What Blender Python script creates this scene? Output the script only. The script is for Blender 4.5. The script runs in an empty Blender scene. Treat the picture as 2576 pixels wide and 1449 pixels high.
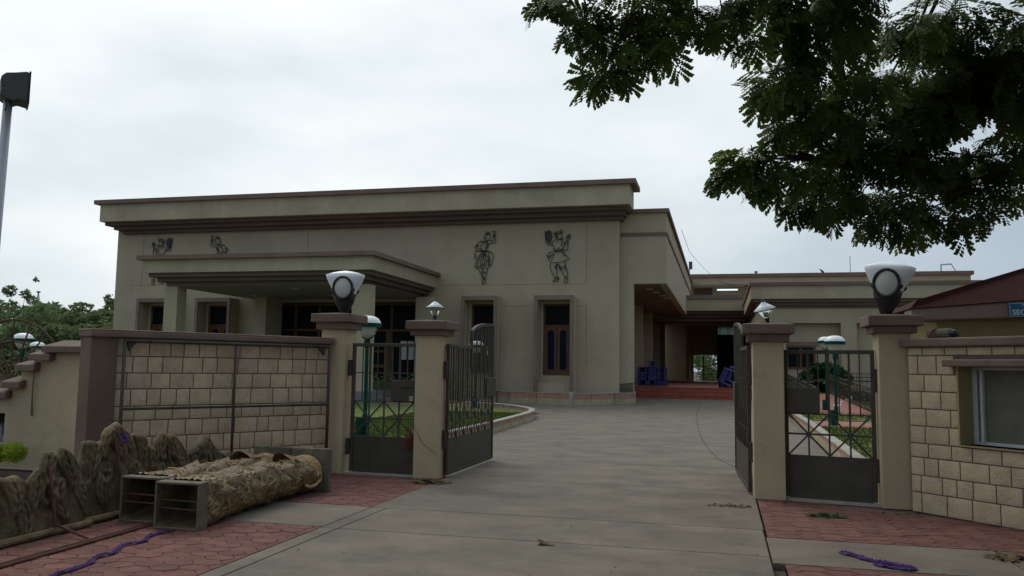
import bpy, math, random
import numpy as np
from mathutils import Vector, Matrix, noise
random.seed(7); rng = np.random.default_rng(7)
sc = bpy.context.scene; COL = sc.collection
# ------------------------------------------------------------------ camera
# world X runs along the hall's facade, Y runs away from the viewer into the compound
FL, CX, CY = 2100.0, 1288.0, 724.5           # focal length / centre in 2576 px wide units
TH, PT, RO = math.atan(527/2100), math.atan(199.5/2100), 0.014
fv = Vector((-math.sin(TH)*math.cos(PT), math.cos(TH)*math.cos(PT), math.sin(PT)))
r0 = Vector((math.cos(TH), math.sin(TH), 0)); u0 = r0.cross(fv)
rv = r0*math.cos(RO)+u0*math.sin(RO); uv = u0*math.cos(RO)-r0*math.sin(RO)
EYE = Vector((0, 0, 1.6))
cam = bpy.data.cameras.new('camera'); co = bpy.data.objects.new('camera', cam); COL.objects.link(co)
m = Matrix((rv, uv, -fv)).transposed().to_4x4(); m.translation = EYE; co.matrix_world = m
cam.sensor_width = 36; cam.lens = 36*FL/2576; cam.clip_start = .05; cam.clip_end = 3000
sc.camera = co
# survey helper: a sight line from the eye meets a wall plane (axis 0/1/2 = constant x/y/z)
def meet(x, y, ax, v):
    d = fv+rv*((x-CX)/FL)-uv*((y-CY)/FL)
    return EYE+d*((v-EYE[ax])/d[ax])
def atY(x, y, v): return meet(x, y, 1, v)
def atZ(x, y, v=0): return meet(x, y, 2, v)
# ------------------------------------------------------------------ world, sun, exposure
SUN_EL, SUN_AZ = math.radians(52), math.radians(-42)     # azimuth from +Y, negative = left
w = bpy.data.worlds.new('World'); sc.world = w; w.use_nodes = True
nt = w.node_tree; nt.nodes.clear(); N = nt.nodes.new; Lk = nt.links.new
def nd(t, **k):
    n = N(t)
    for a, b in k.items(): setattr(n, a, b)
    return n
out = N('ShaderNodeOutputWorld'); bg = N('ShaderNodeBackground'); bg.inputs[1].default_value = .1
sky = nd('ShaderNodeTexSky', sky_type='NISHITA', sun_disc=False, sun_elevation=SUN_EL, sun_rotation=SUN_AZ, dust_density=4.0, air_density=1.0, altitude=300)
tc = N('ShaderNodeTexCoord')
mp = N('ShaderNodeMapping'); mp.inputs['Scale'].default_value = (1, 1, 2.6); mp.inputs['Location'].default_value = (.3, .1, .2)
nz = N('ShaderNodeTexNoise'); nz.inputs['Scale'].default_value = 2.0; nz.inputs['Detail'].default_value = 6; nz.inputs['Roughness'].default_value = .5
Lk(tc.outputs['Generated'], mp.inputs[0]); Lk(mp.outputs[0], nz.inputs['Vector'])
sd = (math.sin(SUN_AZ)*math.cos(SUN_EL), math.cos(SUN_AZ)*math.cos(SUN_EL), math.sin(SUN_EL))
dot = nd('ShaderNodeVectorMath', operation='DOT_PRODUCT'); dot.inputs[1].default_value = sd
Lk(tc.outputs['Generated'], dot.inputs[0])
mr = N('ShaderNodeMapRange'); mr.inputs[1].default_value = .05; mr.inputs[2].default_value = 1.0; mr.inputs[3].default_value = 0; mr.inputs[4].default_value = 1
Lk(dot.outputs['Value'], mr.inputs[0])
ad = nd('ShaderNodeMath', operation='MULTIPLY_ADD'); ad.inputs[1].default_value = 1.05; Lk(nz.outputs['Fac'], ad.inputs[0]); 
sb = nd('ShaderNodeMath', operation='SUBTRACT'); sb.inputs[1].default_value = .54; Lk(mr.outputs[0], sb.inputs[0]); Lk(sb.outputs[0], ad.inputs[2])
cr = N('ShaderNodeValToRGB'); e = cr.color_ramp.elements
e[0].position = .10; e[0].color = (.31, .375, .45, 1); e[1].position = .95; e[1].color = (.88, .915, .905, 1)
x = cr.color_ramp.elements.new(.40); x.color = (.42, .49, .56, 1)
x = cr.color_ramp.elements.new(.66); x.color = (.62, .685, .715, 1)
Lk(ad.outputs[0], cr.inputs[0])
sc10 = nd('ShaderNodeVectorMath', operation='SCALE'); sc10.inputs['Scale'].default_value = 11.2
Lk(cr.outputs[0], sc10.inputs[0])
mx = nd('ShaderNodeMix', data_type='RGBA'); mx.inputs[0].default_value = .93
Lk(sky.outputs[0], mx.inputs[6]); Lk(sc10.outputs[0], mx.inputs[7]); Lk(mx.outputs[2], bg.inputs[0]); Lk(bg.outputs[0], out.inputs[0])
sl = bpy.data.lights.new('sun', 'SUN'); sl.energy = .8; sl.angle = math.radians(25); sl.color = (1, .96, .88)
so = bpy.data.objects.new('sun', sl); COL.objects.link(so); so.rotation_euler = Vector(sd).to_track_quat('Z', 'Y').to_euler()
sc.view_settings.view_transform = 'Standard'; sc.view_settings.look = 'None'; sc.view_settings.exposure = .13; sc.view_settings.gamma = 1
# ------------------------------------------------------------------ materials
def mat(name, col, rough=.85, var=.18, scale=3.0, bump=.15, bscale=40, metal=0, spec=.3, col2=None, blot=None, blots=1.2, blotw=.12, info=0, wave=None, trans=0, emit=None, stretch=None, point=0, streak=0, dirt=None):
    m = bpy.data.materials.new(name); m.use_nodes = True; t = m.node_tree; n = t.nodes; l = t.links
    p = n['Principled BSDF']; p.inputs['Roughness'].default_value = rough; p.inputs['Metallic'].default_value = metal
    p.inputs['Specular IOR Level'].default_value = spec
    g = n.new('ShaderNodeNewGeometry'); v = g.outputs['Position']
    if stretch:
        mm = n.new('ShaderNodeMapping'); mm.inputs['Scale'].default_value = stretch; l.new(v, mm.inputs[0]); v = mm.outputs[0]
    a = n.new('ShaderNodeTexNoise'); a.inputs['Scale'].default_value = scale; a.inputs['Detail'].default_value = 8; a.inputs['Roughness'].default_value = .62; l.new(v, a.inputs['Vector'])
    r = n.new('ShaderNodeValToRGB'); c2 = col2 or tuple(c*(1-var*1.6) for c in col); c1 = tuple(min(1, c*(1+var)) for c in col)
    r.color_ramp.elements[0].position = .32; r.color_ramp.elements[0].color = (*c2, 1); r.color_ramp.elements[1].position = .68; r.color_ramp.elements[1].color = (*c1, 1)
    l.new(a.outputs['Fac'], r.inputs[0]); cur = r.outputs[0]
    if blot:
        b = n.new('ShaderNodeTexNoise'); b.inputs['Scale'].default_value = blots; b.inputs['Detail'].default_value = 9; b.inputs['Roughness'].default_value = .7; l.new(v, b.inputs['Vector'])
        q = n.new('ShaderNodeMapRange'); q.inputs[1].default_value = .56; q.inputs[2].default_value = .56+blotw; l.new(b.outputs['Fac'], q.inputs[0])
        x = n.new('ShaderNodeMix'); x.data_type = 'RGBA'; l.new(q.outputs[0], x.inputs[0]); l.new(cur, x.inputs[6]); x.inputs[7].default_value = (*blot, 1); cur = x.outputs[2]
    if info:
        o = n.new('ShaderNodeObjectInfo'); q = n.new('ShaderNodeMapRange'); q.inputs[3].default_value = 1-info; q.inputs[4].default_value = 1+info; l.new(o.outputs['Random'], q.inputs[0])
        x = n.new('ShaderNodeVectorMath'); x.operation = 'SCALE'; l.new(cur, x.inputs[0]); l.new(q.outputs[0], x.inputs['Scale']); cur = x.outputs[0]
    if streak:     # rain streaks running down, thicker in some places
        m2 = n.new('ShaderNodeMapping'); m2.inputs['Scale'].default_value = (1.3, 1.3, .16); l.new(g.outputs['Position'], m2.inputs[0]); b = n.new('ShaderNodeTexNoise'); b.inputs['Scale'].default_value = 1.0; b.inputs['Detail'].default_value = 5; l.new(m2.outputs[0], b.inputs['Vector'])
        q = n.new('ShaderNodeMapRange'); q.inputs[1].default_value = .42; q.inputs[2].default_value = .72; q.inputs[3].default_value = 1; q.inputs[4].default_value = 1-streak; l.new(b.outputs['Fac'], q.inputs[0])
        x = n.new('ShaderNodeVectorMath'); x.operation = 'SCALE'; l.new(cur, x.inputs[0]); l.new(q.outputs[0], x.inputs['Scale']); cur = x.outputs[0]
    if dirt:       # (colour, scale, threshold, amount): dark irregular stains plus fine grit
        for sc_, th, am in ((dirt[1], dirt[2], dirt[3]), (38, .60, .8*dirt[3]), (140, .56, .5*dirt[3])):
            b = n.new('ShaderNodeTexNoise'); b.inputs['Scale'].default_value = sc_; b.inputs['Detail'].default_value = 10; b.inputs['Roughness'].default_value = .72; l.new(g.outputs['Position'], b.inputs['Vector'])
            q = n.new('ShaderNodeMapRange'); q.inputs[1].default_value = th; q.inputs[2].default_value = th+.16; q.inputs[4].default_value = am; l.new(b.outputs['Fac'], q.inputs[0])
            x = n.new('ShaderNodeMix'); x.data_type = 'RGBA'; l.new(q.outputs[0], x.inputs[0]); l.new(cur, x.inputs[6]); x.inputs[7].default_value = (*dirt[0], 1); cur = x.outputs[2]
    if point:      # pointiness lightens the ridges and darkens the hollows
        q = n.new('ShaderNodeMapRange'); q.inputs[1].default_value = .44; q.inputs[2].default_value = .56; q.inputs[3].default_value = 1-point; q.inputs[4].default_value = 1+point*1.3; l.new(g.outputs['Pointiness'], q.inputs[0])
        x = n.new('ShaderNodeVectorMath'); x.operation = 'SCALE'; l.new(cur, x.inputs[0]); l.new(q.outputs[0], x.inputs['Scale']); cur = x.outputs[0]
    l.new(cur, p.inputs['Base Color'])
    if bump:
        b = n.new('ShaderNodeTexNoise'); b.inputs['Scale'].default_value = bscale; b.inputs['Detail'].default_value = 6; l.new(v, b.inputs['Vector'])
        u = n.new('ShaderNodeBump'); u.inputs['Strength'].default_value = bump; u.inputs['Distance'].default_value = .02; l.new(b.outputs['Fac'], u.inputs['Height']); l.new(u.outputs[0], p.inputs['Normal'])
    if trans: p.inputs['Transmission Weight'].default_value = trans
    if emit: p.inputs['Emission Color'].default_value = (*emit[0], 1); p.inputs['Emission Strength'].default_value = emit[1]
    return m
M = dict(
 plaster=mat('plaster_grey_beige', (.440, .376, .262), .9, .07, .5, .12, 25, blot=(.37, .31, .23), blots=.5, blotw=.3, streak=.06, dirt=((.33, .27, .18), .8, .55, .25)),
 fascia=mat('plaster_stained', (.440, .382, .270), .9, .1, .7, .12, 25, streak=.12, blot=(.42, .37, .24), blots=.45, blotw=.22),
 band=mat('cornice_brown', (.155, .116, .092), .9, .1, .6, .1, 25),
 cope=mat('coping_brown', (.205, .140, .112), .9, .12, .8, .12, 25),
 trim=mat('trim_brown', (.215, .168, .138), .9, .1, .8, .12, 25),
 cream=mat('cream_plaster', (.530, .430, .275), .92, .07, 1.2, .5, 90, blot=(.34, .26, .16), blots=2.2, blotw=.3, streak=.12, dirt=((.27, .20, .12), 1.6, .60, .45)),
 gcope=mat('brown_coping', (.185, .130, .102), .9, .16, 1.6, .3, 50, dirt=((.085, .075, .055), 3, .57, .7), blot=(.15, .125, .09), blots=2.5, blotw=.25),
 gcope2=mat('brown_pilaster', (.158, .108, .082), .9, .12, 1.6, .3, 50, blot=(.19, .125, .105), blots=2.0, blotw=.2),
 tilecope=mat('worn_coping_top', (.36, .25, .18), .9, .15, 2, .3, 50),
 stone=mat('stone_block_cream', (.560, .440, .292), .92, .10, 5, .6, 45, blot=(.32, .24, .145), blots=6, blotw=.2, info=.08, dirt=((.28, .21, .13), 4, .58, .4)),
 mortar=mat('mortar_brown', (.165, .108, .100), .95, .1, 3, .3, 60),
 steel=mat('gate_grey_paint', (.070, .061, .048), .6, .15, 4, .08, 60, spec=.25),
 steelr=mat('gate_brown_paint', (.060, .042, .036), .6, .2, 5, .1, 60),
 pipe=mat('pipe_paint', (.060, .052, .045), .5, .25, 6, .15, 60, blot=(.10, .05, .04), blots=5),
 rust=mat('rusty_iron', (.115, .050, .036), .8, .3, 8, .3, 60),
 wood=mat('door_wood', (.125, .060, .024), .5, .2, 3, .1, 40, stretch=(6, 6, .6)),
 glassd=mat('dark_glass', (.008, .010, .012), .5, .1, 1, 0, spec=.08),
 glassb=mat('blue_curtained_glass', (.006, .009, .032), .5, .2, 2, 0, spec=.1),
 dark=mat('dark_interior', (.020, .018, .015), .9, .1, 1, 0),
 meshg=mat('window_mesh', (.16, .155, .115), .6, .1, 5, .1, 200, spec=.2),
 soffit=mat('soffit_paint', (.33, .30, .23), .9, .06, 1, .05, 25),
 soffitb=mat('soffit_brown', (.20, .12, .085), .85, .08, 1, .05, 25),
 hall=mat('portico_wall', (.46, .38, .27), .9, .1, 1, .05, 25),
 redtile=mat('red_floor_tile', (.290, .110, .078), .6, .15, 1.5, .08, 25),
 redstep=mat('red_step_granite', (.430, .105, .065), .45, .15, 2, .05, 30),
 conc=mat('driveway_concrete', (.184, .158, .126), .9, .16, 1.6, .7, 60, blot=(.232, .206, .168), blots=1.1, blotw=.3, dirt=((.095, .086, .070), 1.1, .50, .55), info=.05, stretch=(.8, 1.1, 1)),
 concp=mat('pale_concrete', (.36, .345, .29), .9, .14, 2, .3, 40),
 ground=mat('bare_ground', (.10, .075, .06), .98, .2, 1.5, .5, 30),
 paver=mat('red_paver', (.185, .082, .068), .92, .18, 5, .6, 70, dirt=((.085, .050, .044), 1.8, .52, .6), blot=(.16, .095, .082), blots=3, blotw=.2, info=.14),
 kerbr=mat('kerb_terracotta', (.375, .220, .160), .9, .12, 2, .3, 40),
 kerbc=mat('kerb_cream', (.40, .35, .23), .9, .16, 3, .3, 40, blot=(.26, .25, .15), blots=1.5),
 grass=mat('lawn_grass', (.120, .150, .038), .95, .35, 5, .8, 80, blot=(.20, .20, .08), blots=3.5, blotw=.2),
 blade=mat('grass_blade', (.115, .150, .036), .9, .3, 4, 0, spec=.1),
 green=mat('lamp_green_paint', (.004, .052, .036), .6, .1, 3, .03, 30, spec=.12),
 white=mat('lamp_white', (.80, .84, .86), .35, .03, 3, 0, spec=.5),
 opal=mat('opal_cover', (.50, .52, .47), .4, .06, 6, 0, spec=.4),
 black=mat('lamp_black', (.018, .014, .016), .45, .1, 4, .05, 30, spec=.4),
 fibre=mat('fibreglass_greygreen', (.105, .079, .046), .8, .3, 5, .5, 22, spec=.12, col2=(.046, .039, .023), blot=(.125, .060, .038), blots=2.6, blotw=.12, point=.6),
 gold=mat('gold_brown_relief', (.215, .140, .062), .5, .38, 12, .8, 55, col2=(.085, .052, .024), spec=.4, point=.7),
 boxend=mat('grey_fibre_box', (.150, .133, .092), .8, .25, 6, .4, 40),
 purple=mat('purple_cloth', (.066, .027, .135), .9, .25, 25, .3, 60),
 plast=mat('purple_plastic', (.042, .034, .190), .4, .15, 3, 0, spec=.5, info=.2),
 roof=mat('booth_red_roof', (.042, .008, .007), .95, .15, 4, .1, 30),
 booth=mat('booth_yellow_plaster', (.36, .285, .14), .9, .08, 1.5, .3, 60),
 boothf=mat('booth_fascia', (.255, .170, .145), .9, .08, 1.5, .2, 50),
 alu=mat('aluminium_frame', (.55, .58, .57), .4, .08, 4, 0, metal=.0, spec=.5),
 sign=mat('sign_blue', (.018, .120, .230), .6, .05, 3, 0), signw=mat('sign_letter', (.62, .66, .66), .5, .03, 3, 0),
 bark=mat('bark', (.060, .045, .036), .95, .3, 8, .8, 30), leaf=mat('leaf_green', (.110, .155, .035), .6, .4, 1.3, 0, col2=(.035, .066, .018), spec=.15),
 leaf2=mat('leaf_far', (.180, .235, .110), .8, .35, .45, 0, col2=(.090, .132, .065), spec=.1), leaf3=mat('leaf_lime', (.260, .360, .015), .6, .25, 9, 0), leaf4=mat('leaf_cycad', (.035, .075, .025), .6, .3, 3, 0),
 dry=mat('dry_leaf', (.16, .115, .055), .9, .4, 30, 0, info=.3), paper=mat('paper', (.62, .64, .62), .8, .05, 4, 0), bagw=mat('white_plastic', (.66, .68, .70), .5, .08, 8, 0),
 pole=mat('galvanised_pole', (.36, .37, .40), .45, .08, 2, .03, 30, metal=.3), flood=mat('floodlight_grey', (.075, .080, .080), .55, .12, 4, .05, 30),
 tube=mat('lit_tube', (.9, .95, 1), .4, 0, 1, 0, emit=((.75, .92, 1), 1.1)), redc=mat('red_cord', (.20, .018, .02), .8, .15, 9, 0), stain=mat('dark_stain', (.11, .13, .11), .95, .2, 4, 0),
 yel=mat('yellow_ribbon', (.45, .40, .06), .7, .1, 9, 0), wire=mat('cable', (.03, .03, .03), .7, 0, 1, 0), grey=mat('grey_step_stone', (.17, .18, .20), .7, .1, 2, 0), hedge=mat('hedge_dark', (.035, .070, .018), .8, .3, 2, 0))
tl = M['leaf'].node_tree
def translucent(m, f=.36):
    t = m.node_tree; p = t.nodes['Principled BSDF']; o = [n for n in t.nodes if n.type == 'OUTPUT_MATERIAL'][0]
    tr = t.nodes.new('ShaderNodeBsdfTranslucent'); s = p.inputs['Base Color'].links[0].from_socket; t.links.new(s, tr.inputs[0])
    x = t.nodes.new('ShaderNodeMixShader'); x.inputs[0].default_value = f; t.links.new(p.outputs[0], x.inputs[1]); t.links.new(tr.outputs[0], x.inputs[2]); t.links.new(x.outputs[0], o.inputs[0])
M['frost'] = mat('frosted_pane', (.42, .50, .49), .6, .04, 2, 0)
for k in ('leaf', 'leaf2', 'leaf3'): translucent(M[k])
translucent(M['frost'], .6)
gm = bpy.data.materials.new('clear_lamp_glass'); gm.use_nodes = True; p = gm.node_tree.nodes['Principled BSDF']; p.inputs['Transmission Weight'].default_value = .85; p.inputs['Roughness'].default_value = .08; p.inputs['IOR'].default_value = 1.1; p.inputs['Base Color'].default_value = (.85, .88, .8, 1); M['glass'] = gm
# ------------------------------------------------------------------ mesh helpers
class MB:
    def __init__(s): s.v = []; s.f = []
    def add(s, vs, fs): o = len(s.v); s.v += [tuple(p) for p in vs]; s.f += [tuple(i+o for i in f) for f in fs]; return s
    def box(s, x0, x1, y0, y1, z0, z1):
        v = [(x, y, z) for z in (z0, z1) for x, y in ((x0, y0), (x1, y0), (x1, y1), (x0, y1))]
        return s.add(v, [(3, 2, 1, 0), (4, 5, 6, 7), (0, 1, 5, 4), (1, 2, 6, 5), (2, 3, 7, 6), (3, 0, 4, 7)])
    def prism(s, pts, y0, y1, ax=1):       # polygon pts in the plane normal to axis, extruded y0..y1
        def P(a, b, c): return {1: (a, c, b), 0: (c, a, b), 2: (a, b, c)}[ax]
        n = len(pts); v = [P(a, b, y0) for a, b in pts]+[P(a, b, y1) for a, b in pts]
        return s.add(v, [tuple(range(n)), tuple(range(2*n-1, n-1, -1))]+[(i, (i+1) % n, n+(i+1) % n, n+i)[::-1] for i in range(n)])
    def tube(s, path, r, n=8, closed=False):
        P = [Vector(p) for p in path]; R = r if isinstance(r, (list, tuple)) else [r]*len(P); k = len(P); base = len(s.v); up = Vector((0, 0, 1)); prev = None
        for i, p in enumerate(P):
            a = P[(i-1) % k] if (i > 0 or closed) else p; b = P[(i+1) % k] if (i < k-1 or closed) else p
            d = (b-a).normalized() if (b-a).length > 1e-9 else Vector((0, 0, 1))
            if prev is None: u = d.cross(up if abs(d.z) < .95 else Vector((1, 0, 0))).normalized()
            else: u = (prev-d*prev.dot(d)); u = u.normalized() if u.length > 1e-6 else d.orthogonal().normalized()
            prev = u; q = d.cross(u)
            for j in range(n): t = 2*math.pi*j/n; s.v.append(tuple(p+u*(R[i]*math.cos(t))+q*(R[i]*math.sin(t))))
        for i in range(k if closed else k-1):
            for j in range(n): a = base+i*n+j; b = base+i*n+(j+1) % n; c = base+((i+1) % k)*n; s.f.append((a, b, c+(j+1) % n, c+j))
        if not closed: s.f.append(tuple(base+j for j in range(n))[::-1]); s.f.append(tuple(base+(k-1)*n+j for j in range(n)))
        return s
    def lathe(s, prof, cx, cy, n=20, M4=None):
        base = len(s.v)
        for r, z in prof:
            for j in range(n):
                t = 2*math.pi*j/n; p = Vector((cx+r*math.cos(t), cy+r*math.sin(t), z)); s.v.append(tuple(M4 @ p if M4 else p))
        for i in range(len(prof)-1):
            for j in range(n): a = base+i*n+j; b = base+i*n+(j+1) % n; s.f.append((a, b, b+n, a+n))
        return s
ORG = {}
def props(o, label=None, cat=None, group=None, kind=None):
    if label: o['label'] = label
    if cat: o['category'] = cat
    if group: o['group'] = group
    if kind: o['kind'] = kind
    return o
def thing(name, loc, label, cat, group=None):
    o = bpy.data.objects.new(name, None); o.empty_display_size = .1; COL.objects.link(o); o.location = loc; ORG[o.name] = Vector(loc)
    return props(o, label, cat, group)
def build(name, mb, ma, parent=None, smooth=False, bevel=0, kind=None, label=None):
    og = ORG[parent.name] if parent else (sum((Vector(v) for v in mb.v), Vector())/max(1, len(mb.v)))
    if not parent: og = Vector((og.x, og.y, min(v[2] for v in mb.v)))
    me = bpy.data.meshes.new(name); me.from_pydata([tuple(Vector(v)-og) for v in mb.v], [], mb.f); me.update()
    me.materials.append(M[ma]); o = bpy.data.objects.new(name, me); COL.objects.link(o)
    if parent: o.parent = parent
    else: o.location = og
    ORG[o.name] = og
    if smooth: me.polygons.foreach_set('use_smooth', [True]*len(me.polygons))
    if bevel:
        b = o.modifiers.new('bevel', 'BEVEL'); b.width = bevel; b.segments = 2; b.limit_method = 'ANGLE'; b.angle_limit = .6
    props(o, label=label, kind=kind); return o
def raw_mesh(name, V, F, ma, parent=None, loc=(0, 0, 0), kind=None):     # numpy quads (one 4-vertex face per leaf)
    V = np.asarray(V, dtype=np.float32); n = len(V); me = bpy.data.meshes.new(name); og = ORG[parent.name] if parent else Vector(loc)
    V = V-np.array(og, dtype=np.float32); nf = n//4
    me.vertices.add(n); me.vertices.foreach_set('co', V.ravel()); me.loops.add(n); me.loops.foreach_set('vertex_index', np.arange(n, dtype=np.int32))
    me.polygons.add(nf); me.polygons.foreach_set('loop_start', np.arange(0, n, 4, dtype=np.int32)); me.polygons.foreach_set('loop_total', np.full(nf, 4, dtype=np.int32)); me.update(); me.validate()
    me.materials.append(M[ma]); o = bpy.data.objects.new(name, me); COL.objects.link(o)
    if parent: o.parent = parent
    else: o.location = og; ORG[o.name] = og
    props(o, kind=kind); return o
def inst(src, parent, loc, name=None, scale=None, rot=None):
    o = bpy.data.objects.new(name or src.name.split('.')[0], src.data if hasattr(src, 'data') else src); COL.objects.link(o); o.parent = parent
    o.location = Vector(loc)-ORG[parent.name]
    if scale: o.scale = scale
    if rot: o.rotation_euler = rot
    return o
def copy_tree(root, loc, label=None, rotz=0, scale=None):
    r = root.copy(); COL.objects.link(r); r.location = loc; r.rotation_euler = (0, 0, rotz); ORG[r.name] = Vector(loc)
    if scale: r.scale = scale
    if label: r['label'] = label
    for c in root.children:
        d = c.copy(); COL.objects.link(d); d.parent = r
        for g in c.children: h = g.copy(); COL.objects.link(h); h.parent = d
    return r
# ------------------------------------------------------------------ ground
build('ground', MB().add([(-400, -200, -.06), (400, -200, -.06), (400, 900, -.06), (-400, 900, -.06)], [(0, 1, 2, 3)]), 'ground', kind='structure')
drive = thing('driveway', (-1.7, 12, 0), None, None); props(drive, kind='structure')
def slab(x0, x1, y0, y1, g=.009, top=0):
    nx = max(1, int((x1-x0)/.5)); mb = MB(); xs = [x0+g+(x1-x0-2*g)*i/nx for i in range(nx+1)]
    j = lambda a, b: .008*noise.noise(Vector((a*2.3, b*7.1, .5)))
    F = [(x, y0+g+j(x, y0)) for x in xs]; B = [(x, y1-g+j(x, y1)) for x in xs[::-1]]
    mb.prism(F+B, top-.07, top, 2)
    return build('concrete_slab', mb, 'conc', drive, bevel=.006)
for y0, y1 in ((1.0, 4.6), (4.6, 7.74), (7.74, 9.0)): slab(-3.68, .40, y0, y1)
slab(-3.875, .41, 9.0, 11.75)
for y0, y1 in ((1.0, 4.6), (4.6, 7.74)): slab(-3.86, -3.68, y0, y1, .006)
slab(-3.86, -3.68, 7.74, 9.0, .004)
slab(-4.0, .9, 11.75, 14.3)
for y0, y1 in ((14.3, 19.47), (19.47, 27.65), (27.65, 36.0)): slab(-5.7 if y0 < 15 else -6.2, 2.3, y0, y1)
slab(-16, -3.0, 36.0, 47.3); slab(-3.0, 2.3, 36.0, 47.3); slab(-20, -6.2, 27.65, 36)
o = build('crack', MB().tube([tuple(atZ(a, b, .001)) for a, b in ((1762,1012),(1757,1026),(1753,1040),(1753,1055),(1755,1070),(1758,1085),(1764,1102),(1775,1120),(1790,1138),(1808,1155),(1830,1167),(1853,1175),(1856,1188))], .007, 4), 'wire', drive)
for a, b in ((-9.6, -6.6), (-6.6, -3.86)): slab(a, b, 7.78, 9.03)
for a, b in ((.40, 2.4), (2.4, 5.0)): slab(a, b, 7.5, 8.62)
# hexagonal red pavers, each a part of its paved patch
s = .112; HEX = [(s*1.22*math.cos(math.radians(60*i)), s*.90*math.sin(math.radians(60*i))) for i in range(6)]
hx = MB(); hx.prism([(a*.962, b*.952) for a, b in HEX], -.05, 0, 2); hm = bpy.data.meshes.new('paver'); hm.from_pydata(hx.v, [], hx.f); hm.materials.append(M['paver'])
def clip(poly, ax, v, keep_less):
    o = []
    for i in range(len(poly)):
        a, b = poly[i], poly[(i+1) % len(poly)]; ia = (a[ax] <= v) == keep_less or a[ax] == v; ib = (b[ax] <= v) == keep_less or b[ax] == v
        if ia: o.append(a)
        if ia != ib: t = (v-a[ax])/(b[ax]-a[ax]); o.append((a[0]+(b[0]-a[0])*t, a[1]+(b[1]-a[1])*t))
    return o
def paving(x0, x1, y0, y1, keep=lambda x, y: True):
    t = thing('paved_patch', ((x0+x1)/2, (y0+y1)/2, 0), None, None); props(t, kind='structure'); k = 0
    build('mortar_bed', MB().box(x0, x1, y0, y1, -.055, -.010), 'mortar', t)
    dx, dy = s*1.22*1.5, s*.90*math.sqrt(3); i = 0; x = x0
    while x < x1+s:
        y = y0+(dy/2 if i % 2 else 0)
        while y < y1+dy:
            if keep(x, y):
                z = random.uniform(-.003, .001)
                if x0+s*1.3 < x < x1-s*1.3 and y0+s < y < y1-s: inst(hm, t, (x, y, z), 'paver', rot=(random.uniform(-.01, .01), random.uniform(-.01, .01), random.uniform(-.015, .015))); k += 1
                else:
                    P_ = [(x+a*.962, y+b*.952) for a, b in HEX]
                    for ax, v, kl in ((0, x0, False), (0, x1, True), (1, y0, False), (1, y1, True)):
                        P_ = clip(P_, ax, v, kl) if P_ else P_
                    if len(P_) > 2 and max(p[0] for p in P_)-min(p[0] for p in P_) > .03 and max(p[1] for p in P_)-min(p[1] for p in P_) > .03: build('paver', MB().prism(P_, -.05, z, 2), 'paver', t); k += 1
            y += dy
        x += dx; i += 1
    return k
print('pavers', paving(-6.5, -3.87, 4.55, 7.77), paving(-6.6, -3.87, 9.04, 11.9), paving(.42, 3.1, 8.64, 11.3, keep=lambda x, y: y < 11.6-x*.55), paving(.5, 3.0, 5.9, 7.48))
# lawns (raised behind kerbs), garden path
build('lawn', MB().prism([(-28, 14.5), (-5.75, 14.5), (-5.6, 20.2), (-5.75, 24.4), (-6.1, 26.6), (-6.6, 27.6), (-8.6, 30.6), (-28, 34)], -.05, .10, 2), 'grass', kind='structure')
build('lawn', MB().prism([(2.35, 11.6), (20, 11.6), (20, 23.9), (2.3, 23.9)], -.05, .14, 2), 'grass', kind='structure')
build('lawn', MB().prism([(2.3, 27.0), (20, 27.0), (20, 46), (2.3, 46)], -.05, .14, 2), 'grass', kind='structure')
build('garden_path', MB().box(2.3, 20, 23.9, 27.0, -.05, .12), 'redtile', kind='structure')
def blades(areas, n, z, h):
    A = []
    for (x0, x1, y0, y1, fr) in areas:
        k = int(n*fr); x = rng.uniform(x0, x1, k); y = rng.uniform(y0, y1, k); hh = h*rng.uniform(.5, 1.3, k); a = rng.uniform(0, 6.28, k); wd = .012*(y/18)
        dx, dy = np.cos(a)*wd, np.sin(a)*wd; lx, ly = rng.normal(0, .35, k)*hh, rng.normal(0, .35, k)*hh
        zz = np.full(k, z); A.append(np.stack([np.stack([x-dx, y-dy, zz], 1), np.stack([x+dx, y+dy, zz], 1), np.stack([x+lx+dx*.3, y+ly+dy*.3, zz+hh], 1), np.stack([x+lx-dx*.3, y+ly-dy*.3, zz+hh], 1)], 1).reshape(-1, 3))
    return np.concatenate(A)
g = raw_mesh('grass', blades([(-9.6, -5.8, 14.6, 27, 1)], 26000, .10, .035), None, 'blade', kind='stuff'); props(g, 'short grass of the lawn behind the left gate', 'grass')
g = raw_mesh('grass', blades([(2.4, 6.5, 14, 23.8, .5), (2.4, 9, 27.1, 45, .5)], 24000, .14, .04), None, 'blade', kind='stuff'); props(g, 'short grass of the lawns behind the right pedestrian gate', 'grass')
# kerbs: cream below, terracotta band above
def kerb(path, label, closed=False, h=.26, wd=.16):
    t = thing('kerb', (*path[0], 0), label, 'kerb'); P = [Vector((a, b)) for a, b in path]
    def off(i, d):
        a = P[max(i-1, 0)]; b = P[min(i+1, len(P)-1)]; q = (b-a).normalized(); return P[i]+Vector((-q.y, q.x))*d
    def strip(z0, z1, d0, d1, ma, nm, g=0, ch=1):
        for i in range(0, len(P)-1, ch):
            mb = MB(); j = min(i+ch, len(P)-1); idx = list(range(i, j+1)); f = [off(k, d0) for k in idx]; b = [off(k, d1) for k in idx][::-1]
            if g: q = (f[1]-f[0]).normalized()*g; f[0] = f[0]+q; b[-1] = b[-1]+q
            mb.prism([(p.x, p.y) for p in f+b], z0, z1, 2); build(nm, mb, ma, t)
    strip(-.04, h*.47, 0, wd, 'kerbc', 'lower_course', .02); strip(h*.47, h-.03, .012, wd, 'kerbr', 'upper_course', .03); strip(h-.03, h, -.005, wd+.02, 'concp', 'top_edge')
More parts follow.
